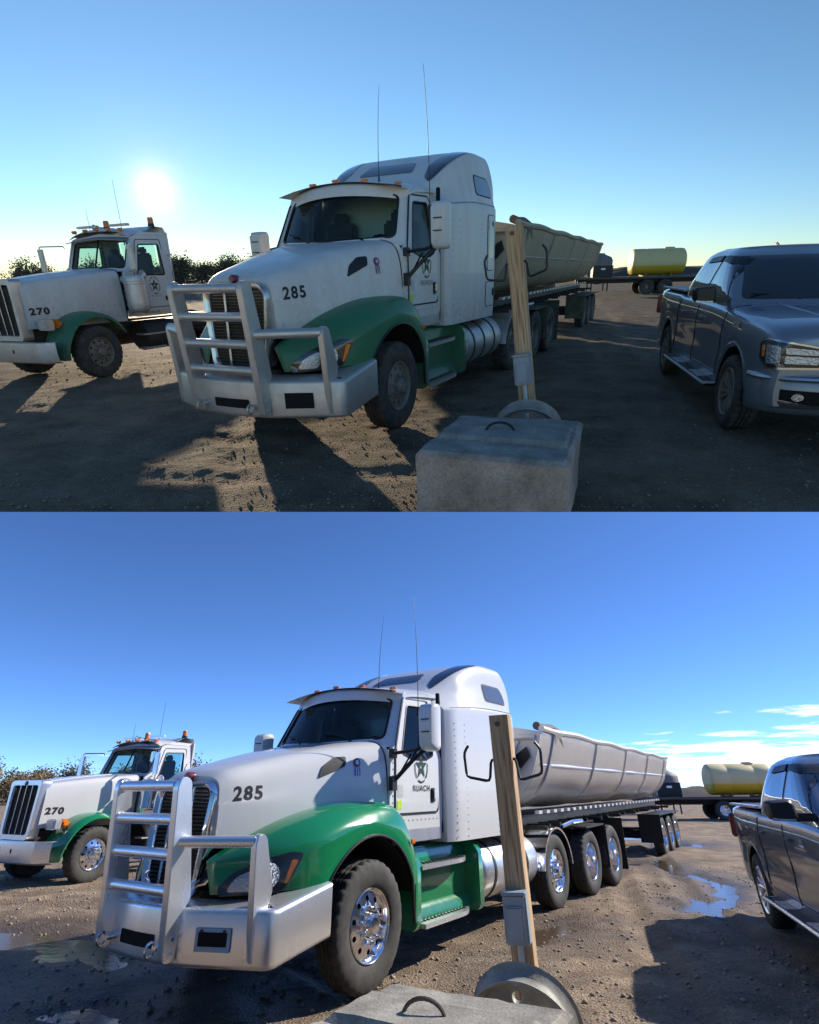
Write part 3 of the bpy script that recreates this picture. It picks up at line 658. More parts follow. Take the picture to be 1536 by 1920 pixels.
def tractor(K, wet, label, loc, yaw):
    t = thing('semi_truck', label, 'truck', loc, yaw, 'big white and green semi trucks numbered 285')
    # --- hood
    xs = [-.45+1.91*i/30 for i in range(31)]
    g = G().surf([full(hood_sec(x)) for x in xs], cap1=True); hood_b = g.bvh()
    hood = part('hood', g, K['white'], t, 45)
    lft = (0, -1, 0)
    nrm = Vector((.28, .92, .26)).normalized(); fw = Vector((-1, .30, .04))
    part('number_decal', lay(text_outline('285', .18, .006), (1.20, .60, 1.73), (-1, .22, .02), (0, .1, 1), -nrm, hood_b, .002), K['ink'], hood, 0)
    vent = rounded([(-.02, -.10), (.34, -.055), (.36, .055), (.20, .085), (.04, .02)], .03)
    vg = patch(vent, (.42, .8, 1.97), (-1, .2, .22), (0, .1, 1), -nrm, hood_b, .012, 2, .02)
    part('air_intake', vg, K['black'], hood, 40)
    em = [(.045*math.cos(a), .052*math.sin(a)) for a in [k*math.pi/8 for k in range(16)]]
    eb = part('emblem', patch(em, (-.06, .9, 2.03), (-1, .1, 0), (0, .1, 1), -nrm, hood_b, .012, 1, .012), K['maroon'], hood, 30, label='round maroon emblem with striped ribbon')
    em2 = [(.026*math.cos(a), .03*math.sin(a)) for a in [k*math.pi/6 for k in range(12)]]
    part('emblem_centre', patch(em2, (-.06, .9, 2.03), (-1, .1, 0), (0, .1, 1), -nrm, hood_b, .016, 1), K['lamp'], eb, 30)
    for i in range(5):
        sx = -.03+.015*i
        part('emblem_ribbon', patch([(sx-.006, -.15), (sx+.006, -.15), (sx+.006, -.05), (sx-.006, -.05)], (-.06, .9, 2.03), (-1, .1, 0), (0, .1, 1), -nrm, hood_b, .010, 2), K['maroon'] if i % 2 == 0 else K['lamp'], eb, 30)
    part('nose_emblem', G().lathe([(0, .03), (.03, .028), (.042, .01), (.04, -.06)], (1.50, 0, 1.875), 16, 'x'), K['maroon'], hood)
    # hood to cab seam, front and side
    part('hood_seam', G().tube([(-.47, y, z-.004) for x, y, z in full(hood_sec(-.45))], .012, 6), K['gasket'], hood)
    # --- fenders
    fx = [1.50-.76*i/18 for i in range(18)]+[.74-.0001]+[.74-1.5*i/40 for i in range(1, 41)]+[-.7601]+[-.77, -.79, -.82]
    fg = G().surf([fender_sec(x) for x in fx])
    nosecap = fender_sec(1.50); fg.f.append(tuple(range(len(nosecap))))
    fb = fg.bvh()
    lipg = G().tube([(x, f_yo(x)-.005, f_zb(x)) for x in [.74-1.5*i/40 for i in range(41)]]+[(-.765, 1.185, .8), (-.77, 1.185, .45)], .016, 6)
    for side in (1, -1):
        def S(gg):
            if side > 0: return gg
            h = G(); h.v = [(x, -y, z) for x, y, z in gg.v]; h.f = [tuple(reversed(q)) for q in gg.f]; return h
        fe = part('fender', S(fg), K['green'], t, 45)
        part('wheel_arch_lip', S(lipg), K['black'], fe)
        # inner wheel well
        wl = G().surf([[(x, 1.16, .52+math.sqrt(max(.0, .79**2-x*x))) for x in [.76*math.cos(a) for a in [k*math.pi/20 for k in range(21)]]],
                       [(x, .45, .52+math.sqrt(max(.0, .79**2-x*x))) for x in [.76*math.cos(a) for a in [k*math.pi/20 for k in range(21)]]]])
        wl.box((.1, .46, 1.0), (1.6, .02, .9)); part('wheel_well', S(wl), K['dark'], t, 0)
        # headlight: on the rounded front corner
        pd = Vector((-.72, -.69, .0)); u = Vector((-.69, .72, 0)); v = (0, 0, 1); o0 = (1.24, .90, 1.06)
        hl = rounded([(-.36, -.14), (.16, -.125), (.24, -.07), (.37, .17), (.25, .185), (-.04, .12), (-.25, .03), (-.37, -.07)], .04)
        hg = patch(hl, o0, u, v, pd, fb, .010, 3, .03); hd = part('headlight', S(hg), K['lampdark'], t, 40)
        part('lens', S(patch(rounded([(-.30, -.11), (-.06, -.105), (-.03, .075), (-.22, -.0)], .05), o0, u, v, pd, fb, .014, 3)), K['lamp'], hd, 40)
        part('lens', S(patch([(.075+.085*math.cos(a), .01+.095*math.sin(a)) for a in [k*math.pi/8 for k in range(16)]], o0, u, v, pd, fb, .014, 2)), K['lamp'], hd, 40)
        part('turn_signal', S(patch(rounded([(.20, -.06), (.235, -.05), (.32, .12), (.26, .125)], .015), o0, u, v, pd, fb, .014, 2)), K['amber'], hd, 40)
        part('side_marker', S(G().box((-.70, 1.215, 1.22), (.07, .02, .05))), K['amber'], fe, bevel=.006)
    # --- grille
    go = rounded([(-.38, .88), (.38, .88), (.445, 1.83), (-.445, 1.83)], .17, 8); cgy, cgz = 0, 1.36
    gx = lambda z: 1.575-.055*(z-.9)
    rows = []
    for k, dx in ((1.02, -.16), (1.02, -.03), (.985, .01), (.90, -.005), (.865, -.05), (.86, -.12)):
        rows.append([(gx(p.y)+dx, p.x*k, cgz+(p.y-cgz)*(k if k < 1 else 1+(k-1)*.6)) for p in go])
    part('grille_surround', G().surf(rows, close_u=True), K['chrome'], t, 50)
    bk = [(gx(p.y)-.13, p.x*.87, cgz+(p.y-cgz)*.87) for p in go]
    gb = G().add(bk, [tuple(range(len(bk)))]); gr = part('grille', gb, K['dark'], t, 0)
    sg = G(); z = .97
    while z < 1.77:
        hw = (.40+.07*(z-.88)/.96)*.865; sg.box((gx(z)-.065, 0, z), (.045, hw*2, .013), (0, .5, 0)); z += .033
    for y in [-.40+.04*k for k in range(21)]:
        sg.box((gx(1.36)-.085, y*.9, 1.36), (.008, .005, .80), (0, -.055, 0))
    part('grille_mesh', sg, K['grille'], gr, 0)
    for y in (-.14, .14):
        part('grille_bar', G().box((gx(1.36)-.035, y, 1.36), (.05, .03, .84), (0, -.055, 0)), K['chrome'], gr, bevel=.008)
    part('lower_valance', G().box((1.25, 0, .86), (.5, .9, .16)), K['frame'], t, bevel=.02)
    # --- bumper: swept channel
    plan = rounded([(.66, 1.235, 0), (1.40, 1.235, 0), (1.735, .50, 0), (1.77, 0, 0), (1.735, -.50, 0), (1.40, -1.235, 0), (.66, -1.235, 0)], .09, 5)[6:-6]
    pl = [Vector((.66, 1.235, 0)), Vector((1.0, 1.235, 0))]+plan+[Vector((1.0, -1.235, 0)), Vector((.66, -1.235, 0))]
    rows = []
    for i, p in enumerate(pl):
        d = (pl[min(i+1, len(pl)-1)]-pl[max(i-1, 0)]).normalized(); n = Vector((-d.y, d.x, 0))
        if n.dot(p-Vector((.6, 0, 0))) < 0: n = -n
        s = max(0, min(1, (1.30-p.x)/.62)); zt, zb = .86+.12*s, .46+.10*s
        rows.append([tuple(p+n*o_+Vector((0, 0, z_))) for o_, z_ in ((-.24, zt+.035), (-.05, zt+.01), (-.022, zt), (-.005, zt-.012), (0, zt-.035), (0, zb+.035), (-.005, zb+.012), (-.022, zb), (-.05, zb-.004), (-.14, zb-.004))])
    bu = part('bumper', G().surf(rows), K['alu'], t, 50)
    bvb = G().surf(rows).bvh(); part('winch_slot_shade', patch(rounded([(-.27, .555), (.23, .555), (.23, .655), (-.27, .655)], .02), (2, 0, 0), (0, 1, 0), (0, 0, 1), (-1, 0, 0), bvb, .003, 2), K['dark'], bu, 0)  # flat dark patch on the bumper face, painting the shade inside the slot
    for y in (-.42, .30):
        g = G().cyl((1.73, y, .58), (1.80, y, .58), .028, n=10)
        g.tube([(1.83+.045*math.sin(a), y+.0, .58+.05*math.cos(a)-.01) for a in [k*math.pi/8 for k in range(16)]], .012, 6, True)
        part('tow_ring', g, K['alu'] if not wet else K['chrome'], bu)
    pa = math.atan2(.30, -.26)
    if wet:
        g = G().box((0, 0, 0), (.012, .31, .16)); pp = part('licence_plate', g, mat('plate_blue', (.30, .55, .78), .4, dust=.5, dust_col=(.62, .42, .24), dust_scale=5), t, loc=(1.612, .80, .655), rot=(0, 0, .425), bevel=.003)
        part('number_mask', G().box((.008, 0, .005), (.006, .25, .095)), K['dark'], pp, 0)  # added dark bar that blanks out the number, not a real cover
        part('plate_bolt', G().cyl((.004, -.1, .06), (.016, -.1, .06), .012, n=8).cyl((.004, .1, .06), (.016, .1, .06), .012, n=8), K['black'], pp)
    else:
        part('licence_plate', G().box((0, 0, 0), (.012, .31, .165)), K['dark'], t, loc=(1.612, .80, .655), rot=(0, 0, .425), bevel=.002)
    # --- bull bar
    for y in (.47, -.47):
        ol = [(1.845, .50), (1.955, 1.78), (1.93, 1.85), (1.87, 1.865), (1.815, 1.83), (1.655, .92), (1.70, .86), (1.74, .50)]
        part('bar_post', G().prism([(p.x, y-.04, p.y) for p in rounded(ol, .04, 3)], (0, .08, 0)), K['alu'], t, 40, bevel=.006)
    for y in (.515, -.515):
        for z in (.56, .66): part('bar_bolt', G().cyl((1.79, y-.005, z), (1.79, y+.010*(1 if y > 0 else -1), z), .016, n=8), K['chrome'], t)
    for z, x in ((1.79, 1.905), (1.52, 1.875), (1.25, 1.85), (.98, 1.82)):
        ra = part('bar_rail', G().cyl((x, -.43, z), (x, .43, z), .046, n=20), K['alu'], t)
        for y in (.428, -.428): part('weld_bead', G().tube([(x+.047*math.cos(a), y+.003*math.sin(a*9), z+.047*math.sin(a)) for a in [k*math.pi/14 for k in range(28)]], .007, 5, True), K['alu'], ra)
    for s in (1, -1):
        ol = [(1.47, .50), (1.53, 1.34), (1.505, 1.40), (1.455, 1.415), (1.405, 1.38), (1.29, .98), (1.32, .88), (1.41, .84), (1.41, .50)]
        g = G().prism([(p.x, s*1.08-.035, p.y) for p in rounded(ol, .035, 3)], (0, .07, 0))
        part('bar_post', g, K['alu'], t, 40, bevel=.006)
        part('bar_rail', G().cyl((1.84, s*.47, 1.35), (1.49, s*1.06, 1.35), .048, n=20), K['alu'], t)
    # --- cab
    side = [(-.45, 1.32), (-.47, 2.15), (-.62, 2.25), (-.935, 2.87), (-1.60, 2.90), (-1.60, 1.32)]
    door = [(-.57, 1.50), (-.57, 2.12), (-.60, 2.20), (-.90, 2.80), (-1.44, 2.82), (-1.48, 2.76), (-1.48, 1.50)]
    win = [(-.69, 2.14), (-.95, 2.73), (-1.39, 2.745), (-1.40, 2.14), (-1.2, 2.08), (-.9, 2.08)]
    cw = (-1.13, 2.38)
    body = G(); lo = G()
    for s in (1, -1):
        f3 = lambda p, s=s: (p.x, s*cab_y(p.y), p.y)
        ringpanel(body, side, rounded([(x*.999, z) for x, z in win], .05), cw, f3, (0, -s*.05, 0))
    body.add([(-.465, y, z) for y, z in ((-1.05, 1.32), (1.05, 1.32), (1.05, 2.12), (.98, 2.22), (-.98, 2.22), (-1.05, 2.12))], [(0, 1, 2, 3, 4, 5)])   # cowl
    # windshield surround
    wo = [(-1.04, 2.20), (1.04, 2.20), (.925, 2.87), (.5, 2.95), (0, 2.97), (-.5, 2.95), (-.925, 2.87)]
    wi = rounded([(-.88, 2.31), (0, 2.27), (.88, 2.31), (.815, 2.80), (0, 2.875), (-.815, 2.80)], .07)
    ringpanel(body, wo, wi, (0, 2.57), lambda p: (xw(p.x, p.y), p.x, p.y), (-.05, 0, 0))
    body.surf([[(x, y, z) for x in (-.62, -.9, -1.3, -1.62)] for y, z in [(a*.925, 2.87+.11*(1-a*a)) for a in [k/8-1 for k in range(17)]]])  # roof skin
    cab = part('cab', body, K['white'], t, 45)
    rf = []
    for x, dz in ((-.80, -.05), (-.86, .0), (-1.0, .035), (-1.3, .07), (-1.68, .10)):
        rf.append([(x-.10*a*a, .945*a, 2.86+.115*(1-a**4)+dz*(1-.3*a*a)) for a in [k/10-1 for k in range(21)]])
    roof = part('roof', G().shell(rf, (0, 0, -.03)), K['white'], cab, 50)
    # sun visor board
    vr = []
    for t_, dz in ((0, .06), (.22, .055), (.36, .02), (.40, -.055)):
        vr.append([(xw(y, 2.90)-.01+.20*t_, y*(1+.02*t_), 2.915-.07*(y/.9)**2+dz-.035*t_) for y in [k*.0925-.925 for k in range(21)]])
    part('sun_visor', G().shell(vr, (0, 0, -.028)), K['white'], cab, 45)
    part('visor_strip', G().tube([(xw(y, 2.90)+.06, y, 2.965-.07*(y/.9)**2) for y in [k*.085-.85 for k in range(21)]], .010, 6), K['black'], cab)
    for y in (-.8, -.4, 0, .4, .8):
        part('marker_light', G().box((xw(y, 2.9)+.02, y, 3.0-.07*(y/.9)**2), (.05, .11, .035)), K['amber'], cab, bevel=.012)
    gl = patch([(p.x, p.y) for p in wi], (0, 0, 0), (0, 1, 0), (0, 0, 1), (-1, 0, 0), G().surf([[(xw(y, z), y, z) for y in [k*.1-1.1 for k in range(23)]] for z in (2.1, 2.4, 2.7, 3.0)]).bvh(), -.012, 3)
    part('windshield', gl, K['glass'], cab, 60)
    part('windshield_seal', G().tube([(xw(p.x, p.y)-.004, p.x, p.y) for p in wi], .018, 6, True), K['gasket'], cab)
    for y in (.55, -.25):
        part('wiper', G().tube([(xw(y, 2.28)+.02, y, 2.27), (xw(y-.2, 2.36)+.02, y-.2, 2.36), (xw(y-.45, 2.38)+.02, y-.45, 2.40)], .010, 5), K['black'], cab)
    for s in (1, -1):
        f3 = lambda p, s=s: (p.x, s*(cab_y(p.y)+.012), p.y)
        g = ringpanel(G(), rounded(door, .06), rounded(win, .05), cw, f3, (0, -s*.03, 0)); dr = part('door', g, K['white'], t, 45)
        part('door_gap', G().tube([(p.x, s*(cab_y(p.y)+.003), p.y) for p in rounded([(x+(-.012 if x < -1 else .012), z+(.012 if z > 2 else -.012)) for x, z in door], .06)], .011, 5, True), K['gasket'], dr)
        wp = rounded(win, .05); gg = G().add([(p.x, s*(cab_y(p.y)-.008), p.y) for p in wp], [tuple(range(len(wp)))])
        part('window', gg, K['glass'], dr, 0)
        part('window_seal', G().tube([(p.x, s*(cab_y(p.y)+.008), p.y) for p in wp], .014, 5, True), K['gasket'], dr)
        part('handle', G().box((-1.36, s*1.077, 1.68), (.09, .03, .16)), K['black'], dr, bevel=.012)
        part('handle_bar', G().box((-1.36, s*1.098, 1.69), (.03, .02, .10)), K['chrome'], dr, bevel=.006)
    sb = G().add([(-3, 1.06, 1), (0, 1.06, 1), (0, 1.06, 2.1), (-3, 1.06, 2.1), (-3, .9, 2.97), (0, .9, 2.97)], [(0, 1, 2, 3), (3, 2, 5, 4)]).bvh()
    ring, star = star_logo(.185)
    for s in (1,):
        dr = [c for c in t.children if c.name.startswith('door')][0]
        O = (-1.10, 1.06, 2.0)
        part('door_logo', lay(ring, O, (-1, 0, 0), (0, 0, 1), lft, sb, .019), K['ink'], dr, 0)
        part('door_logo_star', lay(star, O, (-1, 0, 0), (0, 0, 1), lft, sb, .019), K['inkgreen'], dr, 0)
        part('door_lettering', lay(text_outline('RUACH', .088, .0015), (-1.10, 1.06, 1.755), (-1, 0, 0), (0, 0, 1), lft, sb, .019, 1.12), K['grey'] if not wet else K['ink'], dr, 0)
        part('sticker', G().box((-.63, 1.073, 1.585), (.085, .004, .09)), K['lime'], dr, 0)
        part('notice_sticker', G().box((-.65, 1.073, 1.73), (.10, .004, .13)), mat('pale_sticker', (.62, .62, .60), .5, var=.3, dust_scale=40), dr, 0)
    # cab interior
    part('cab_floor', G().box((-1.1, 0, 1.45), (1.2, 2.0, .06)).box((-1.7, 0, 2.1), (.04, 2.0, 1.5)), K['dark'], cab, 0)
    part('dashboard', G().box((-.72, 0, 2.12), (.42, 1.9, .22)), K['black'], cab, bevel=.05)
    part('steering_wheel', G().tube([(-.98+.08*math.sin(a), .48+.22*math.cos(a), 2.18+.18*math.sin(a)) for a in [k*math.pi/10 for k in range(20)]], .016, 6, True), K['black'], cab)
    for y in (.48, -.48):
        part('seat', G().box((-1.30, y, 1.85), (.5, .5, .16)).box((-1.50, y, 2.2), (.14, .48, .75)).box((-1.50, y, 2.62), (.10, .26, .18)), K['seat'], cab, bevel=.04)
    # lower cab skirt, rivet line, cab to sleeper gap
    [part('cab_sill', G().box((-1.06, s*1.045, 1.26), (1.04, .03, .14)), K['alu'], cab, bevel=.006) for s in (1, -1)]
    rv = G()
    for i in range(11): rv.box((-.57-.09*i, 1.062, 1.42), (.012, .008, .012))
    for i in range(10): rv.box((-.52, 1.062, 1.40+.07*i), (.012, .008, .012))
    part('rivets', rv, K['grey'], cab, 0)
    [part('cab_gap', G().box((-1.605, s*1.03, 2.1), (.05, .05, 1.7)), K['dark'], cab, bevel=.01) for s in (1, -1)]
    # --- sleeper
    xs = [-1.62-2.2*i/36 for i in range(37)]
    g = G().surf([full(sleeper_sec(x)) for x in xs], cap0=True, cap1=True); sbv = g.bvh(); sl = part('sleeper', g, K['white'], t, 40)
    sw = rounded([(-.32, -.12), (.34, -.12), (.36, .02), (.28, .13), (-.30, .13)], .06)
    for s, d in ((1, (0, -1, 0)), (-1, (0, 1, 0))):
        part('upper_window_seal', patch([(a*1.08, b*1.14) for a, b in sw], (-3.2, s, 3.10), (-1, 0, 0), (0, 0, 1), d, sbv, .003, 3), K['gasket'], sl, 40)
        part('upper_window', patch(sw, (-3.2, s, 3.10), (-1, 0, 0), (0, 0, 1), d, sbv, .008, 3), mat('grey_window', (.11, .13, .15), .12, coat=1), sl, 40)
        lw = rounded([(-.17, -.42), (.17, -.42), (.17, .42), (-.17, .42)], .07)
        part('vent_panel', patch(lw, (-3.42, s, 2.30), (-1, 0, 0), (0, 0, 1), d, sbv, .006, 3), K['gasket'], sl, 40)
        part('vent_panel_face', patch([(a*.93, b*.97) for a, b in lw], (-3.42, s, 2.30), (-1, 0, 0), (0, 0, 1), d, sbv, .010, 3), K['white'], sl, 40)
        part('lower_window', patch(rounded([(-.11, -.28), (.11, -.28), (.11, .28), (-.11, .28)], .05), (-3.42, s, 2.36), (-1, 0, 0), (0, 0, 1), d, sbv, .014, 3), K['glassdark'], sl, 40)
        hb = rounded([(-.21, -.20), (.21, -.20), (.21, .20), (-.21, .20)], .05)
        part('hatch_seam', patch(hb, (-3.42, s, 1.52), (-1, 0, 0), (0, 0, 1), d, sbv, .005, 2), K['gasket'], sl, 40)
        part('hatch', patch([(a*.94, b*.94) for a, b in hb], (-3.42, s, 1.52), (-1, 0, 0), (0, 0, 1), d, sbv, .009, 2), K['white'], sl, 40)
        part('hatch_handle', G().box((-3.56, s*1.21, 1.55), (.05, .03, .12)), K['black'], sl, bevel=.008)
        # skylight band on the sloped roof front
        d2 = Vector((-.45, -s*.55, -.75))
        sky_o = rounded([(-.52, -.13), (.78, -.09), (.66, .13), (-.15, .13), (-.45, .0)], .05)
        part('skylight', patch(sky_o, (-2.28, s*.74, 3.24), (-1, s*.06, .26), (-.2, -s*.8, .6), d2, sbv, .008, 4), K['glassdark'], sl, 40)
    part('skylight', patch(rounded([(-.45, -.17), (.45, -.17), (.38, .17), (-.38, .17)], .06), (-2.15, 0, 3.3), (0, 1, 0), (-.8, 0, .45), (-.45, 0, -.85), sbv, .008, 4), K['glassdark'], sl, 40)
    part('break_seam', G().tube([(x, s_[-17][1]+.004, s_[-17][2]) for x, s_ in [(x, sleeper_sec(x)) for x in xs[2:-2]]], .006, 5), K['grey'], sl)
    rv = G()
    for x in (-1.78, -2.05, -2.95):
        for i in range(18): rv.box((x, sleeper_sec(x)[-8][1]-.001, 1.2+.08*i), (.010, .008, .010))
    part('rivets', rv, K['grey'], sl, 0)
    part('rear_cap_strip', G().box((-3.84, 0, 1.9), (.03, 2.0, 1.4)), K['grey'], sl, bevel=.01)
    # --- mirrors and arms
    for s in (1, -1):
        ol = rounded([(-.105, -.27), (.105, -.27), (.115, .27), (-.115, .27)], .06, 6); rows = []
        for k, dx in ((.82, .14), (.96, .10), (1.0, .04), (1.0, -.03), (.93, -.05)):
            rows.append([(-.78+dx, s*1.44+p.x*k, (2.42 if s > 0 else 2.27)+p.y*k*(1 if s > 0 else .8)) for p in ol])
        mi = part('mirror', G().surf(rows, close_u=True, cap0=True), K['white'], t, 50)
        part('mirror_glass', G().add([(p[0]-.001, p[1], p[2]) for p in rows[-1]], [tuple(range(len(ol)))]), K['chrome'], mi, 0)
        zm = 2.42 if s > 0 else 2.27; [part('mirror_slot', G().box((-.635, s*1.44, zm+dz), (.02, .11, .012)), K['black'], mi, 0) for dz in (.08, -.06)]
        g = G().tube([(-.50, s*1.07, 2.13), (-.62, s*1.30, 2.16), (-.76, s*1.42, 2.24)], .02, 8).tube([(-.50, s*1.07, 1.82), (-.62, s*1.28, 2.06), (-.76, s*1.40, 2.20)], .026, 8)
        g.box((-.49, s*1.08, 2.13), (.10, .05, .10)).box((-.49, s*1.08, 1.81), (.09, .06, .15)).tube([(-.55, s*1.15, 1.93), (-.66, s*1.22, 2.12)], .012, 6)
        part('mirror_arm', g, K['black'], t)
    # whip aerials on the mirror arms
    b = Vector((-.66, 1.33, 2.15)); g = G().cyl(b, b+Vector((0, 0, .42)), .010, n=6).cyl(b+Vector((0, 0, .40)), b+Vector((0, 0, .50)), .028, .022, 10)
    g.tube([b+Vector((-.003*k*k, -.004*k*k, .48+1.45*k/5)) for k in range(6)], lambda q: .0055-.003*q, 5); part('aerial', g, K['black'], t)
    b = Vector((-1.05, .42, 2.98)); g = G().cyl(b, b+Vector((0, 0, .10)), .016, .010, 8); g.tube([b+Vector((-.004*k*k, 0, .1+1.0*k/5)) for k in range(6)], lambda q: .005-.003*q, 5); part('aerial', g, K['black'], t)
    # --- step fairing, tank
    fr = G()
    for x0, x1, yb in ((-.80, -.93, 1.19), (-2.24, -2.40, 1.20)):
        fr.surf([[(x0, .80, 1.16), (x0, yb-.12, 1.14), (x0, yb, 1.0), (x0, yb, .42), (x0, yb-.05, .36), (x0, .80, .36)], [(x1, .80, 1.16), (x1, yb-.15, 1.14), (x1, yb-.02, 1.0), (x1, yb-.02, .42), (x1, yb-.06, .36), (x1, .80, .36)]], cap0=True, cap1=True)
    fr.surf([[(x, .985, z) for x in (-.85, -1.6, -2.3)] for z in (.36, .7, .93)]); fr.surf([[(x, y, z) for x in (-.85, -1.6, -2.3)] for y, z in ((.985, .93), (.94, 1.12), (.80, 1.17))])
    fr.surf([[(x, y, z) for x in (-.85, -1.6, -2.3)] for y, z in ((1.06, .36), (1.05, .50), (.985, .56))])
    sf = part('step_fairing', fr, K['green'], t, 45, bevel=.012)
    for z, yw in ((.42, 1.225), (.965, 1.19)):
        rows = [[(x, y, z+dz) for x, y in [(-.93-1.3*k/16, .97+(yw-.97)*(1 if k < 10 else 1-((k-10)/6)**2*.85) if e else .97) for k in range(17)]] for e, dz in ((0, 0), (1, 0))]
        st = part('step', G().shell(rows, (0, 0, -.045)), K['alu'], t, 40)
        tr = G()
        for i in range(14):
            for dy in (.05, .12): tr.box((-1.0-.075*i, .99+dy, z+.004), (.030, .04, .012), (0, 0, .3))
        part('tread_grip', tr, K['black'] if wet else K['frame'], st, 0)
    for s in (1, -1):
        tk = G().lathe([(0, .0), (.30, .0), (.345, .03), (.36, .08), (.36, 1.75), (.345, 1.80), (.30, 1.83), (0, 1.83)], (-4.25, s*.83, .74), 36, 'x')
        ft = part('fuel_tank', tk, K['alu'], t, 45)
        for x in (-2.75, -3.25, -3.8):
            part('tank_strap', G().lathe([(.362, -.03), (.368, -.03), (.368, .03), (.362, .03)], (x, s*.83, .74), 36, 'x'), K['frame'], ft)
    # --- chassis
    ch = G()
    for s in (1, -1): ch.box((-3.6, s*.43, .92), (9.9, .09, .26))
    for x in (0, -5.0, -6.7, -8.05): ch.cyl((x, -1.0, .525), (x, 1.0, .525), .07, n=12)
    for x in (-4.5, -5.8, -7.4, -8.5): ch.box((x, 0, .92), (.10, .9, .2))
    ch.box((-6.9, 0, 1.16), (1.0, .9, .10)).box((-3.6, 0, .8), (2.6, 1.2, .5)); ch.box((.2, 0, .9), (1.6, .9, .5))
    part('chassis', ch, K['frame'], t, 0, bevel=.01)
    for s in (1, -1):
        wheel(t, (0, s*1.05, .55), K, 'steer', s, .55, .29)
        wheel(t, (-4.95, s*1.06, .535), K, 'steer', s, .535, .28)
        for x in (-6.62, -8.0):
            wheel(t, (x, s*1.09, .525), K, 'drive', s); wheel(t, (x, s*.76, .525), K, 'drive', s)
        # pusher fender: polished half hoop
        rows = [[(-4.95+.63*math.cos(a), y, .53+.63*math.sin(a)) for a in [R(5)+k*R(170)/20 for k in range(21)]] for y in (s*.82, s*1.24)]
        rows.append([(-4.95+.60*math.cos(a), s*1.24, .53+.60*math.sin(a)) for a in [R(5)+k*R(170)/20 for k in range(21)]])
        part('axle_fender', G().surf(rows), K['chrome'] if wet else K['alu'], t, 40)
        part('fender_bracket', G().tube([(-5.85, s*1.0, 1.12), (-6.1, s*1.1, 1.18), (-6.5, s*1.15, 1.19)], .035, 8), K['chrome'] if wet else K['alu'], t)
        part('mud_flap', G().box((-8.72, s*.95, .68), (.02, .62, .95)), K['black'] if wet else mat('dull_green_flap', (.045, .06, .035), .8, dust=.5), t, bevel=.004)
    # air and light lines behind the sleeper
    part('air_hose', G().tube([(-3.95+.02*math.cos(k*1.2), .75+.05*math.sin(k*1.2), 2.05-.0105*k) for k in range(60)], .012, 5), K['black'], t)
    return t

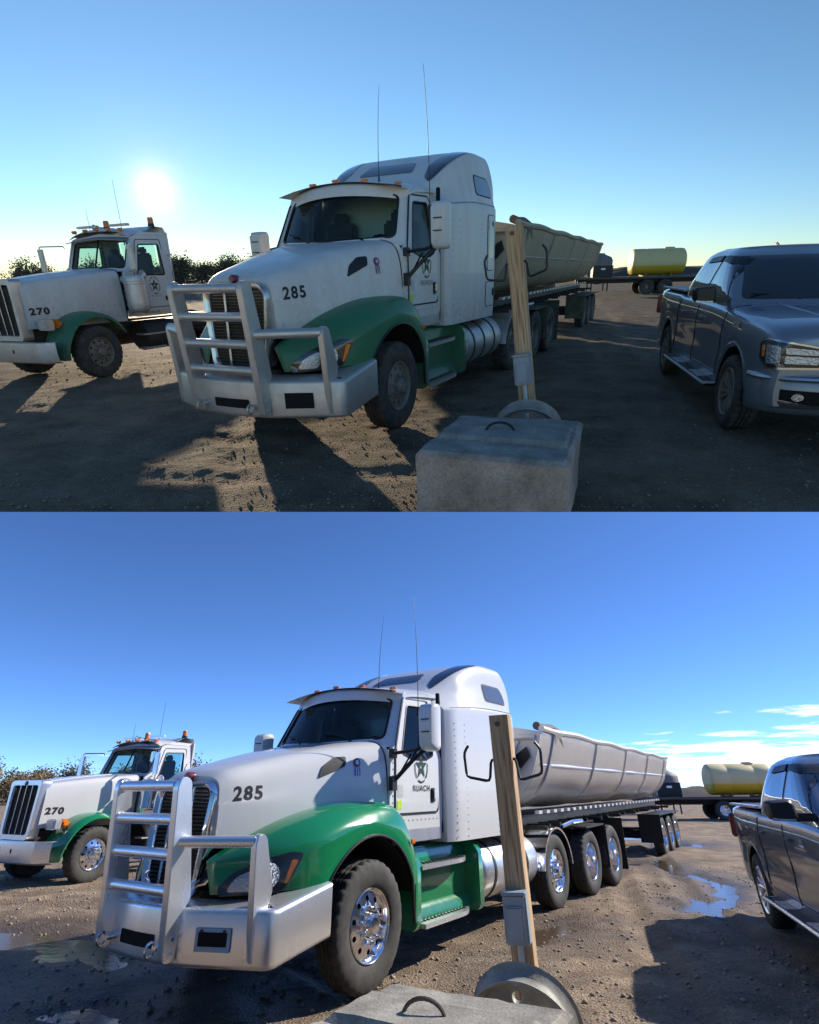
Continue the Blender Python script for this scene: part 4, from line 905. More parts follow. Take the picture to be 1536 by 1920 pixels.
# ------------------------------------------------------------------ older day-cab tractor with a tall upright grille
def day_cab(K, wet, label, loc, yaw):
    t = thing('day_cab_truck', label, 'truck', loc, yaw, 'older day-cab trucks numbered 270')
    zt = tab((-1.05, 2.14), (0, 2.05), (.8, 1.95), (.98, 1.92)); yw = tab((-1.05, .86), (0, .72), (.98, .55))
    def sec(x):
        a, b = zt(x), yw(x)
        p = [(0, a), (b*.35, a-.002), (b*.42, a-.02), (b*.85, a-.05), (b*.97, a-.10), (b+.01, a-.25), (b+.02, 1.5), (b+.02, 1.05)]
        return [(x, q.x, q.y) for q in spline([(m, n, 0) for m, n in p], 3)]
    g = G().surf([full(sec(.98-2.03*i/20)) for i in range(21)], cap0=True); hb = g.bvh()
    hood = part('hood', g, K['white'], t, 40)
    part('number_decal', lay(text_outline('270', .17, .008), (.73, .6, 1.36), (-1, .1, 0), (0, 0, 1), (0, -1, 0), hb, .006, 1.25), K['ink'], hood, 0)
    part('hood_seam', G().tube([(-1.06, y, z) for x, y, z in full(sec(-1.05))], .014, 5), K['gasket'], hood)
    go = rounded([(-.50, .84), (.50, .84), (.54, 1.95), (-.54, 1.95)], .09, 6)
    rows = [[(x, p.x*k, 1.39+(p.y-1.39)*k) for p in go] for k, x in ((1.02, .90), (1.02, 1.08), (1.0, 1.11), (.84, 1.11), (.82, 1.05))]
    part('grille_surround', G().surf(rows, close_u=True), K['alu'], t, 40)
    gr = part('grille', G().box((1.03, 0, 1.39), (.02, .88, .96)), K['dark'], t, 0)
    sg = G()
    for k in range(40): sg.box((1.05, 0, .95+.022*k), (.012, .86, .008), (0, .5, 0))
    part('grille_mesh', sg, K['grille'], gr, 0)
    for k in range(5): part('grille_bar', G().box((1.075, -.42+.21*k, 1.39), (.03, .022, .95)), K['chrome'], gr, bevel=.006)
    part('nose_badge', G().lathe([(0, .02), (.035, .017), (.05, 0)], (1.115, 0, 1.895), 14, 'x'), K['maroon'], t)
    bo = [(1.0, -1.22), (1.22, -1.0), (1.27, -.5), (1.27, .5), (1.22, 1.0), (1.0, 1.22)]
    rows = [[(x-dx, y*(1-dx*.3), z) for x, y in bo] for z, dx in ((.83, .12), (.82, 0), (.62, -.01), (.46, .02), (.42, .14))]
    part('bumper', G().surf(rows), K['alu'], t, 30)
    part('bumper_step', G().box((1.27, .35, .66), (.02, .05, .07)).box((1.27, -.35, .66), (.02, .05, .07)), K['dark'], t)
    win = rounded([(-1.43, 1.98), (-1.50, 2.10), (-1.66, 2.60), (-2.22, 2.62), (-2.22, 1.98)], .05)
    side = [(-1.08, 1.18), (-1.08, 2.05), (-1.28, 2.12), (-1.50, 2.74), (-1.8, 2.86), (-2.5, 2.86), (-2.5, 1.18)]
    cy = lambda z: 1.0 if z < 2 else 1.0-(z-2)*.10
    body = G()
    for s in (1, -1): ringpanel(body, side, win, (-1.9, 2.3), lambda p, s=s: (p.x, s*cy(p.y), p.y), (0, -s*.04, 0), 80)
    xs_ = lambda y, z: -1.22-.06*abs(y)-(z-2.1)*.40
    wo = [(-.99, 2.06), (.99, 2.06), (.925, 2.76), (0, 2.84), (-.925, 2.76)]; wi = rounded([(-.84, 2.14), (.84, 2.14), (.82, 2.66), (0, 2.70), (-.82, 2.66)], .06)
    ringpanel(body, wo, wi, (0, 2.4), lambda p: (xs_(p.x, p.y), p.x, p.y), (-.04, 0, 0), 80)
    body.surf([[(x, .93*a, 2.80+.14*(1-a**4)-(.06 if x > -1.5 else 0)) for a in [k/8-1 for k in range(17)]] for x in (-1.44, -1.6, -2.0, -2.5)])
    body.box((-2.5, 0, 1.6), (.04, 1.96, .85)).box((-2.5, .8, 2.45), (.04, .36, .84)).box((-2.5, -.8, 2.45), (.04, .36, .84)).box((-2.5, 0, 2.8), (.04, 1.3, .16))
    cab = part('cab', body, K['white'], t, 40)
    gg = G().add([(xs_(p.x, p.y)-.01, p.x, p.y) for p in wi], [tuple(range(len(wi)))]); part('windshield', gg, K['glass'], cab, 0)
    part('windshield_bar', G().tube([(xs_(0, 2.1)+.01, 0, 2.1), (xs_(0, 2.72)+.01, 0, 2.72)], .02, 6), K['gasket'], cab)
    part('windshield_seal', G().tube([(xs_(p.x, p.y), p.x, p.y) for p in wi], .018, 5, True), K['gasket'], cab)
    rw = [(-2.5, -.55, 2.05), (-2.5, .55, 2.05), (-2.5, .55, 2.7), (-2.5, -.55, 2.7)]; part('rear_window', G().add(rw, [(0, 1, 2, 3)]), K['glass'], cab, 0)
    for s in (1, -1):
        part('window', G().add([(p.x, s*(cy(p.y)-.008), p.y) for p in win], [tuple(range(len(win)))]), K['glass'], cab, 0)
        part('window_seal', G().tube([(p.x, s*cy(p.y), p.y) for p in win], .016, 5, True), K['gasket'], cab)
        part('door_gap', G().tube([(p.x, s*(cy(p.y)+.001), p.y) for p in rounded([(-1.36, 1.3), (-1.36, 2.0), (-1.6, 2.7), (-2.3, 2.72), (-2.3, 1.3)], .06)], .009, 5, True), K['gasket'], cab)
        part('handle', G().box((-2.18, s*1.01, 1.48), (.12, .03, .10)), K['black'], cab, bevel=.01)
        part('grab_rail', G().tube([(-2.40, s*1.04, 1.5), (-2.40, s*1.07, 1.55), (-2.40, s*1.07, 2.35), (-2.40, s*1.0, 2.4)], .014, 6), K['chrome'], cab)
        # loop mirror
        g = G().tube(rounded([(-1.30, s*.95, 2.62), (-1.02, s*1.42, 2.62), (-1.02, s*1.42, 2.06), (-1.30, s*.98, 2.06)], .05, 3), .014, 6)
        part('mirror_arm', g, K['chrome'], t); part('mirror', G().box((-1.02, s*1.40, 2.33), (.05, .17, .48)), K['alu'], t, bevel=.015)
        part('round_mirror', G().lathe([(0, .05), (.08, .04), (.105, 0), (.10, -.02), (0, -.02)], (-1.45, s*1.12, 1.98), 16, 'x'), K['alu'], t)
        # cycle fender
        F_ = lambda a, rr: (rr*math.cos(a), .52+rr*math.sin(a))
        ang = [R(-6)+k*R(158)/28 for k in range(29)]; rows = []
        for y, rr in ((.62, .80), (.95, .80), (1.13, .77), (1.21, .71), (1.21, .685)):
            rows.append([(F_(a, rr)[0]*(1.04)-.02, s*(y if a > R(30) else y-.12*(R(30)-a)), F_(a, rr)[1]) for a in ang])
        # the front of the fender sweeps down to the bumper
        part('fender', G().surf(rows), K['green'], t, 45)
        ap = [(.93, .58, .84), (.93, .58, 1.10), (.55, .66, 1.30), (.30, .70, 1.32), (.30, .70, .9)]
        part('headlight', G().box((.80, s*.80, 1.12), (.16, .30, .20)), K['alu'], t, bevel=.02)
        part('headlight_lens', G().box((.885, s*.80, 1.12), (.012, .25, .15)), K['lamp'], t, bevel=.004)
        part('turn_signal', G().box((.62, s*.86, 1.13), (.20, .16, .17)), K['amber'], t, bevel=.05)
    # fender apron ahead of the wheel
    part('air_cleaner', G().lathe([(0, 1.22), (.17, 1.22), (.20, 1.26), (.215, 1.28), (.215, 1.36), (.225, 1.37), (.225, 1.40), (.215, 1.41), (.215, 1.80), (.225, 1.81), (.225, 1.85), (.215, 1.86), (.215, 1.93), (.19, 1.98), (0, 2.0)], (-1.12, 1.22, 0), 28, 'z').cyl((-1.12, .9, 1.9), (-1.12, 1.1, 1.9), .08), K['chrome'] if wet else K['alu'], t, 40)
    pb = G().add([(-3, 1.0, 1), (0, 1.0, 1), (0, 1.0, 3), (-3, 1.0, 3)], [(0, 1, 2, 3)]).bvh(); ring, star = star_logo(.185); O = (-1.86, 1, 1.76)
    part('door_logo', lay(ring, O, (-1, 0, 0), (0, 0, 1), (0, -1, 0), pb, .006), K['ink'], cab, 0); part('door_logo_star', lay(star, O, (-1, 0, 0), (0, 0, 1), (0, -1, 0), pb, .006), K['inkgreen'], cab, 0)
    part('door_lettering', lay(text_outline('RUACH', .065, .001), (-1.86, 1, 1.54), (-1, 0, 0), (0, 0, 1), (0, -1, 0), pb, .006, 1.1), K['grey'], cab, 0)
    part('warning_sticker', G().box((-1.52, 1.004, 1.36), (.22, .004, .075)), mat('faded_red_sticker', (.45, .16, .11), .6, var=.3, dust_scale=20), cab, 0)
    [part('sill_plate', G().box((-1.75, s*.99, 1.20), (1.5, .05, .13)), K['alu'], cab, bevel=.01) for s in (1, -1)]
    part('sill_lettering', lay(text_outline('RUACH', .07, .001), (-1.65, 1, 1.20), (-1, 0, 0), (0, 0, 1), (0, -1, 0), pb, .020, 1.6), K['ink'], cab, 0)
    part('sun_visor', G().shell([[(xs_(y, 2.72)+.20*q, y, 2.78-.05*(y/.9)**2-.05*q) for y in [k*.18-.9 for k in range(11)]] for q in (0, .5, 1)], (0, 0, -.02)), K['grey'], cab, 40)
    for y in (-.72, -.36, 0, .36, .72): part('marker_light', G().lathe([(0, .10), (.03, .09), (.04, 0)], (-1.50, y, 2.925-.04*abs(y)), 10, 'x'), K['amber'], cab)
    [part('light_bar', G().box((-1.62, y, 3.0), (.10, w_, .05)), K['alu'], cab, bevel=.015) for y, w_ in ((-.45, .65), (.55, .55))]
    for x, y, z in ((-1.75, 0, 2.95), (-2.35, .72, 3.02)):
        be = part('beacon', G().lathe([(0, .17), (.05, .165), (.062, .14), (.065, .04), (.07, .03)], (x, y, z), 14, 'z'), K['amber'], cab); part('beacon_base', G().cyl((x, y, z-.06), (x, y, z+.035), .075, .07, 14), K['black'], be)
    part('air_horn', G().lathe([(.02, -.35), (.03, .1), (.07, .2)], (-1.9, -.35, 2.99), 12, 'x'), K['chrome'], cab)
    part('roof_fairing', G().surf([[(-2.1, -.8, 2.9), (-2.1, .8, 2.9)], [(-2.3, -.8, 3.0), (-2.3, .8, 3.0)], [(-2.55, -.85, 2.98), (-2.55, .85, 2.98)], [(-2.6, -.9, 2.8), (-2.6, .9, 2.8)]]), K['white'], cab, 40)
    for x, y, h in ((-1.85, .35, .9), (-1.55, -.3, .35)): part('aerial', G().cyl((x, y, 2.9), (x, y, 3.0+h), .006, .003, 5), K['black'], cab)
    for y in (.45, -.45): part('seat', G().box((-1.95, y, 1.75), (.5, .5, .15)).box((-2.2, y, 2.1), (.14, .46, .7)).box((-2.2, y, 2.5), (.1, .25, .16)), K['seat'], cab, bevel=.04)
    part('dashboard', G().box((-1.3, 0, 1.95), (.35, 1.8, .2)).box((-1.9, 0, 1.22), (1.2, 1.9, .05)), K['black'], cab, bevel=.03)
    ch = G()
    for s in (1, -1): ch.box((-3.0, s*.43, .88), (8.0, .09, .26))
    ch.box((0, 0, .95), (1.7, .8, .6)); ch.cyl((0, -.9, .52), (0, .9, .52), .07)
    for x in (-4.9, -6.3): ch.cyl((x, -1, .52), (x, 1, .52), .08)
    ch.box((-5.4, 0, 1.15), (1.0, .9, .1)); part('chassis', ch, K['frame'], t, 0)
    for s in (1, -1):
        part('fuel_tank', G().lathe([(0, 0), (.28, 0), (.32, .05), (.32, 1.35), (.28, 1.4), (0, 1.4)], (-2.75, s*.80, .70), 28, 'x'), K['frame'], t, 40)
        part('cab_step', G().box((-1.5, s*1.0, .75), (.6, .25, .03)).box((-1.5, s*.98, .45), (.6, .25, .03)), K['alu'], t)
        wheel(t, (0, s*1.04, .525), K, 'steer', s)
        for x in (-4.9, -6.3): wheel(t, (x, s*1.09, .525), K, 'drive', s)
    return t

# ------------------------------------------------------------------ side-dump trailer (origin under the front end of the tub, x forward)
def dump_trailer(K, wet, label, loc, yaw, L_=9.8, dark=False):
    t = thing('side_dump_trailer', label, 'trailer', loc, yaw, 'side-dump trailers')
    pr = [(1.30, 2.68), (1.28, 2.58), (1.17, 2.24), (1.04, 1.95), (.80, 1.70), (.42, 1.53), (0, 1.48)]
    q = [(p.x, p.y) for p in spline([(a, b, 0) for a, b in pr], 4)]
    o = q+[(-a, b) for a, b in reversed(q[:-1])]
    sag = lambda x: .05*math.sin(x*2.3)*.3
    m = K['tub'] if not dark else K['frame']
    xs = [-.0-L_*i/40 for i in range(41)]
    rows = [[(x, y*(1+.004*math.sin(x*3.1+z*4)), z+sag(x)) for y, z in o] for x in xs]
    tub = part('tub', G().surf(rows), m, t, 50)
    inn = [[(x, y*.97, z+.02+sag(x)) for y, z in o] for x in xs]; part('tub_lining', G().surf(inn), K['rust'], tub, 50)
    for s in (1, -1):
        part('top_rail', G().tube([(x, s*1.30, 2.73+sag(x)) for x in xs], .055, 8), m, tub)
        part('side_fold', G().box((-L_/2, s*1.135, 2.20), (L_-.3, .05, .07), (s*.35, 0, 0)), m, tub, bevel=.01)
        for i in range(5):
            x = -.6-(L_-1.2)*i/4
            rb = [Vector((x, s*(a+.012), b)) for a, b in q[1:-6]]
            part('rib', G().surf([[p+Vector((-.05, 0, 0)) for p in rb], [p+Vector((-.03, s*.022, -.01)) for p in rb], [p+Vector((.03, s*.022, -.01)) for p in rb], [p+Vector((.05, 0, 0)) for p in rb]]), m, tub, 30)
    for x, sx in ((.0, 1), (-L_, -1)):
        e = [(y*1.0, z) for y, z in o]; crown = [(-1.30+2.6*k/12, 2.68+.17*math.sin(math.pi*k/12)) for k in range(1, 12)]
        ee = e+[(y, z) for y, z in crown]
        g = G().prism([(x, y, z) for y, z in ee], (sx*.06, 0, 0)); ep = part('end_plate', g, K['tubend'] if not dark else K['frame'], t, 30)
        g = G()
        for y0, y1 in ((-.9, -.3), (.9, .3)): g.tube([(x+sx*.09, y0, 2.55), (x+sx*.09, y1, 1.55)], .03, 6)
        g.tube([(x+sx*.09, -1.2, 2.60), (x+sx*.09, 1.2, 2.60)], .035, 6)
        part('end_brace', g, K['tubend'] if not dark else K['frame'], ep)
        part('latch', G().prism([(x+sx*.10, .80, 2.30), (x+sx*.10, 1.05, 2.45), (x+sx*.10, 1.10, 2.30), (x+sx*.10, .92, 2.12)], (sx*.03, 0, 0)).tube([(x+sx*.12, .8, 2.3), (x+sx*.12, .6, 1.9), (x+sx*.12, .75, 1.6)], .018, 6), K['black'], ep)
    part('tarp_roll', G().tube([(x, 1.18, 2.80+sag(x)+.015*math.sin(x*5)) for x in [-.1, -.5, -.9]]+[(-1.2, 1.22, 2.74)], .07, 8), K['rust'], t)
    part('torn_flap', G().add([(-.35, 1.32, 2.74), (-.95, 1.34, 2.74), (-.85, 1.37, 2.62), (-.98, 1.35, 2.46), (-.7, 1.36, 2.60)], [(0, 1, 2, 3, 4)]), K['rust'], t, 0)
    fr = G()
    for s in (1, -1): fr.box((-L_/2-.3, s*.48, 1.26), (L_+.8, .12, .28))
    for i in range(22): fr.box((-.4-L_*i/22, 0, 1.24), (.06, 1.9 if i % 3 else 2.2, .06))
    fr.box((-.4, 0, 1.28), (1.6, 1.0, .12)); part('frame', fr, K['frame'] if not wet else K['black'], t, 0)
    hm = to_mesh('hinge_block', G().box((0, 0, 0), (.16, .08, .05)), 0)
    for i in range(30): put('hinge_block', hm, K['alu'], t, loc=(-.6-(L_-1)*i/30, .9, 1.46))
    ax = (-L_+2.5, -L_+1.25, -L_+.02)
    for s in (1, -1):
        for x in ax: wheel(t, (x, s*1.08, .525), K, 'drive', s); 
        part('trailer_fender', G().box((-L_+1.3, s*.98, 1.10), (3.9, .62, .03)).box((-L_+3.25, s*.98, .75), (.03, .62, .72)), K['black'] if wet else mat('dull_green_guard', (.05, .06, .04), .8, dust=.5), t, bevel=.006)
        part('mud_flap', G().box((-3.3, s*.98, .80), (.03, .66, .75)).box((-2.65, s*.98, 1.17), (1.3, .62, .03)), K['black'] if wet else mat('dull_green_guard', (.05, .06, .04), .8), t, bevel=.006)
        part('landing_leg', G().box((-4.4, s*.75, .68), (.12, .12, .85)).box((-4.4, s*.75, .24), (.26, .26, .03)), K['frame'], t, bevel=.01)
    ga = G()
    for x in ax: ga.cyl((x, -1, .525), (x, 1, .525), .08)
    part('axles', ga, K['frame'], t)
    part('air_tank', G().lathe([(0, 0), (.13, .03), (.15, .1), (.15, .8), (.13, .87), (0, .9)], (-6.2, .5, .75), 20, 'x'), K['chrome'] if wet else K['frame'], t)
    return t

# ------------------------------------------------------------------ crew-cab pickup (x forward, origin under the front axle)
def pickup(K, wet, label, loc, yaw):
    t = thing('pickup_truck', label, 'pickup', loc, yaw, 'grey crew-cab pickups'); t.scale = (1.08, 1.08, 1.08)
    WB = -3.67
    top = tab((.98, 1.09), (.92, 1.15), (.75, 1.205), (.3, 1.25), (-.2, 1.28), (-.7, 1.31), (-1.2, 1.33), (-3.0, 1.34), (-3.05, 1.36), (-4.85, 1.37))
    wid = tab((.98, .90), (.90, .965), (.72, 1.0), (.45, 1.015), (0, 1.03), (-2, 1.03), (-4.5, 1.025), (-4.85, .99))
    def zb(x):
        b = .42 if x < .55 else .42+.10*(x-.55)
        for c in (0, WB):
            if abs(x-c) < .50: b = max(b, .41+math.sqrt(max(0, .50**2-(x-c)**2)))
        return b
    def sec(x):
        a, w_, b = top(x), wid(x), zb(x); fl = 0
        for c in (0, WB): fl = max(fl, .016*max(0, 1-(abs(x-c)/.8)**2))
        dip = .015
        m = max(b+.02, .80)
        p = [(0, a+(.02 if x > -.7 else 0)), (w_*.5, a+(.018 if x > -.7 else 0)), (w_*.78, a-.002), (w_*.93, a-.03), (w_*.985, a-.10), (w_+fl*.5, max(a-.30, b+.12)), (w_+fl-dip, max(.82, b+.06)), (w_+fl-.005, max(.60, b+.03)), (w_+fl-.03, b)]
        return [(x, q.x, q.y) for q in spline([(m_, n, 0) for m_, n in p], 3)]
    xs = sorted(set([.98, .95, .9, .84, .78, .7, .6]+[.5-1.0*i/24 for i in range(25)]+[-.6-.2*i for i in range(13)]+[WB+.5-1.0*i/24 for i in range(25)]+[-4.3, -4.5, -4.65, -4.78, -4.85]), reverse=True)
    g = G().surf([full(sec(x)) for x in xs], cap0=True, cap1=True); bb = g.bvh(); body = part('body', g, K['silver'], t, 40)
    # greenhouse
    xf = tab((1.30, -.62), (1.5, -.90), (1.75, -1.28), (1.86, -1.48), (1.93, -1.75)); xr = tab((1.30, -3.02), (1.6, -2.97), (1.86, -2.84), (1.93, -2.65)); hw = tab((1.30, .965), (1.45, .94), (1.75, .82), (1.86, .76), (1.91, .70), (1.935, .62))
    rows = []
    for z in (1.28, 1.34, 1.42, 1.5, 1.6, 1.7, 1.8, 1.86, 1.905, 1.93, 1.94):
        f, r_, h = xf(z), xr(z), hw(z)
        ol = [(f+.12, 0), (f+.08, h*.55), (f-.02, h*.86), (f-.16, h), ((f+r_)/2, h*1.005), (r_+.12, h), (r_+.01, h*.9), (r_, h*.4), (r_, 0)]
        pl = spline([(a, b, 0) for a, b in ol], 4); full_ = pl+[Vector((p.x, -p.y, 0)) for p in reversed(pl[1:-1])]
        rows.append([(p.x, p.y, z+(.02 if z > 1.92 else 0)*(1-(p.y/.7)**2)) for p in full_])
    g = G().surf(rows, close_u=True, cap1=True); cb = g.bvh(); cabin = part('cab', g, K['silver'], t, 45)
    part('roof_aerial', G().prism([(-2.35, -.02, 1.95), (-2.55, -.02, 1.95), (-2.52, -.02, 2.02)], (0, .04, 0)), K['black'], cabin, bevel=.01)
    for s in (1, -1):
        d = (0, -s, 0)
        front = rounded([(-.84, 1.36), (-1.36, 1.81), (-1.78, 1.835), (-1.80, 1.36)], .06); rear = rounded([(-1.90, 1.36), (-1.90, 1.835), (-2.40, 1.825), (-2.72, 1.60), (-2.78, 1.36)], .07)
        for w_, nm in ((front, 'front_window'), (rear, 'rear_window')):
            c = sum((p.x for p in w_))/len(w_), sum((p.y for p in w_))/len(w_)
            part('window_trim', patch([(c[0]+(p.x-c[0])*1.07, c[1]+(p.y-c[1])*1.10) for p in w_], (0, s, 0), (1, 0, 0), (0, 0, 1), d, cb, .003, 4), K['black'], cabin, 40)
            part('window', patch([(p.x, p.y) for p in w_], (0, s, 0), (1, 0, 0), (0, 0, 1), d, cb, .007, 4), K['glassdark'], cabin, 40)
            part('rain_guard', patch([(p[0], p[1]) for p in ([(-1.25, 1.74), (-1.36, 1.83), (-1.79, 1.85), (-1.79, 1.79)] if nm == 'front_window' else [(-1.91, 1.79), (-1.91, 1.85), (-2.42, 1.84), (-2.5, 1.77)])], (0, s, 0), (1, 0, 0), (0, 0, 1), d, cb, .022, 3, .016), K['black'], cabin, 40)
        # door cut lines and handles laid on the flank
        for x0, x1 in ((-.55, -1.82), (-1.86, -2.98)):
            ln = [(x0, .52), (x0, 1.22), (x0, 1.30)] if x0 > -1 else [(x0, .50), (x0, 1.30)]
            line = spline([(x, 0, z) for x, z in ln], 8); pts = []
            for p in line:
                h = bb.ray_cast(Vector((p.x, s*3, p.z)), Vector(d)); pts.append((h[0]+Vector((0, s*.001, 0))) if h[0] else p)
            part('door_gap', G().tube(pts, .007, 5), K['gasket'], body)
        pts = [bb.ray_cast(Vector((x, s*3, .53)), Vector(d))[0] for x in [-.55-.1*i for i in range(25)]]
        part('door_gap', G().tube([p for p in pts if p], .006, 5), K['gasket'], body)
        pts = [bb.ray_cast(Vector((-3.03, s*3, z)), Vector(d))[0] for z in [.55+.06*i for i in range(13)]]; part('bed_gap', G().tube([p for p in pts if p], .010, 5), K['gasket'], body)
        for x in (-1.62, -2.78):
            h = bb.ray_cast(Vector((x, s*3, 1.12)), Vector(d))[0]
            part('door_handle', G().box((x, h.y+s*.03, 1.12), (.20, .025, .035)).box((x+.09, h.y+s*.015, 1.12), (.02, .03, .03)).box((x-.09, h.y+s*.015, 1.12), (.02, .03, .03)), K['silver'], body, bevel=.008)
        # mirror: large folding head
        ol = rounded([(0, -.10), (.25, -.085), (.27, .08), (.02, .10)], .05, 4)
        rows = [[(-.80+dx, s*(1.10+p.x*k+.14*(1-k)), 1.42+p.y*k) for p in ol] for dx, k in ((.10, .75), (.07, .93), (.0, 1), (-.06, .97))]
        mi = part('mirror', G().surf(rows, close_u=True, cap0=True, cap1=True), K['black'], t, 50); part('mirror_arm', G().box((-.83, s*1.04, 1.36), (.12, .22, .07)), K['black'], mi, bevel=.02)
        part('mirror_signal', G().box((-.72, s*1.24, 1.345), (.05, .20, .025)), K['lamp'], mi, bevel=.008)
        # arch trim and liner
        for c in (0, WB):
            rows = [[(c+.495*math.cos(a), s*y, .41+.495*math.sin(a)) for a in [k*math.pi/18 for k in range(19)]] for y in (1.015, .55)]
            g = G().surf(rows); g.box((c, s*.58, .7), (1.0, .02, .6)); part('wheel_well', g, K['dark'], t, 0)
            wheel(t, (c, s*.90, .41), K, 'pickup', s, .41, .27)
        rb = G().box((-1.80, s*1.06, .40), (2.55, .16, .05)); rn = part('running_board', rb, K['black'], t, bevel=.018)
        part('board_trim', G().tube([(-.55, s*1.0, .41), (-.55, s*1.135, .41), (-.60, s*1.145, .41), (-3.0, s*1.145, .41), (-3.05, s*1.0, .41)], .020, 6), K['alu'], rn)
        [part('board_pad', G().box((x, s*1.06, .428), (.5, .11, .01)), K['alu'], rn, 0) for x in (-1.2, -2.4)]
        # headlight on the corner
        u = Vector((-.45, s*.89, 0)).normalized(); dd = Vector((-.80, -s*.55, -.1)); o0 = (.85, s*.80, .94)
        hl = rounded([(-.30, -.11), (.13, -.13), (.22, -.06), (.26, .10), (.18, .13), (-.28, .06)], .04)
        hd = part('headlight', patch(hl, o0, u, (0, 0, 1), dd, bb, .012, 4, .03), K['lampdark'], t, 40)
        part('headlight_trim', patch([(a*1.05, b*1.16) for a, b in hl], o0, u, (0, 0, 1), dd, bb, .006, 4, .02), K['chrome'], hd, 40)
        for q_ in ([(.0, -.085), (.14, -.095), (.17, .09), (.02, .065)], [(-.27, -.085), (-.03, -.085), (-.03, -.015), (-.27, -.02)], [(-.27, .0), (-.03, .0), (-.02, .06), (-.27, .045)]): part('lens', patch(rounded(q_, .015), o0, u, (0, 0, 1), dd, bb, .018, 3), K['lamp'], hd, 40)
        part('turn_signal', patch(rounded([(.165, -.03), (.20, -.03), (.225, .07), (.18, .08)], .01), o0, u, (0, 0, 1), dd, bb, .018, 2), K['amber'], hd, 40)
        part('fender_badge', patch([(-.11, -.02), (.11, -.03), (.13, .03), (-.10, .04)], (-.05, s, 1.13), (-1, 0, .02), (0, 0, 1), d, bb, .006, 2), K['chrome'], body, 0)
        part('badge_face', patch([(-.085, -.012), (.09, -.02), (.105, .02), (-.08, .03)], (-.05, s, 1.13), (-1, 0, .02), (0, 0, 1), d, bb, .008, 2), K['grey'], body, 0)
    # windscreen and rear glass
    ws = rounded([(-.84, 1.37), (.84, 1.37), (.68, 1.84), (-.68, 1.84)], .07)
    part('windshield', patch([(p.x, p.y) for p in ws], (0, 0, 0), (0, 1, 0), (0, 0, 1), (-1, 0, 0), cb, .008, 5), K['glassdark'], cabin, 60)
    part('rear_glass', patch([(p.x*.9, p.y) for p in ws], (0, 0, 0), (0, 1, 0), (0, 0, 1), (1, 0, 0), cb, .008, 4), K['glassdark'], cabin, 60)
    for y in (.5, -.25): part('wiper', G().tube([(-.60, y, 1.36), (-.70, y-.2, 1.41), (-.72, y-.5, 1.42)], .010, 5), K['black'], cabin)
    # hood scoop lines, grille, bumper
    for s in (1, -1):
        part('hood_crease', G().tube([(x, s*(.50-.06*(x+.6)), top(x)+.016) for x in [.75-.1*i for i in range(14)]], .012, 5), K['silver'], body)
    part('tonneau_cover', G().box((-3.95, 0, 1.385), (1.72, 1.82, .025)), K['black'], body, bevel=.01)
    for s in (1, -1): part('bed_rail', G().box((-3.95, s*.955, 1.385), (1.78, .09, .03)), K['alu'], body, bevel=.01)
    part('grille', G().box((.985, 0, .93), (.03, 1.02, .36)), K['dark'], t, bevel=.02)
    for z in (.84, .92, 1.0): part('grille_bar', G().box((1.005, 0, z), (.02, .98, .022)), K['chrome'], t, bevel=.006)
    bo = spline([(.62, 1.03, 0), (.82, .98, 0), (.98, .80, 0), (1.07, .45, 0), (1.08, 0, 0)], 5); bo = bo+[Vector((p.x, -p.y, 0)) for p in reversed(bo[:-1])]
    rows = [[(p.x*k+dx, p.y*k2, z) for p in bo] for z, dx, k, k2 in ((.74, -.12, 1, .97), (.73, -.01, 1, 1), (.66, .015, 1, 1.005), (.50, .01, 1, 1), (.40, -.03, 1, .985), (.36, -.14, 1, .95))]
    bu = part('bumper', G().surf(rows), K['silver'], t, 50)
    bub = G().surf(rows).bvh()
    part('bumper_brightwork', G().tube([(p.x+.012, p.y*1.003, .725) for p in bo], .028, 8), K['chrome'], bu)
    for s in (1, -1):
        u = Vector((-.4, s*.92, 0)); dd = Vector((-.9, -s*.4, 0))
        fo = rounded([(-.22, -.07), (.20, -.085), (.22, .07), (-.22, .06)], .04)
        fl = part('fog_lamp', patch(fo, (1.0, s*.68, .56), u, (0, 0, 1), dd, bub, .008, 3), K['dark'], bu, 40)
        part('fog_lens', patch([(.0+.05*math.cos(a), .036*math.sin(a)) for a in [k*math.pi/8 for k in range(16)]], (1.0, s*.68, .56), u, (0, 0, 1), dd, bub, .014, 2), K['lamp'], fl, 40)
        part('bright_lip', patch(rounded([(-.25, -.105), (.22, -.12), (.27, -.02), (.24, -.02), (.20, -.095), (-.25, -.083)], .01), (1.0, s*.68, .56), u, (0, 0, 1), dd, bub, .012, 3), K['chrome'], fl, 40)
    part('rear_bumper', G().box((-4.92, 0, .62), (.16, 1.9, .2)), K['chrome'], t, bevel=.03)
    for s in (1, -1): part('tail_lamp', G().box((-4.82, s*1.0, 1.1), (.10, .09, .32)), mat('red_lens', (.35, .01, .01), .15, coat=1), t, bevel=.02)
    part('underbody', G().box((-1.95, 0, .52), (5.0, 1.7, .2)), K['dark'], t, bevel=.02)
    return t

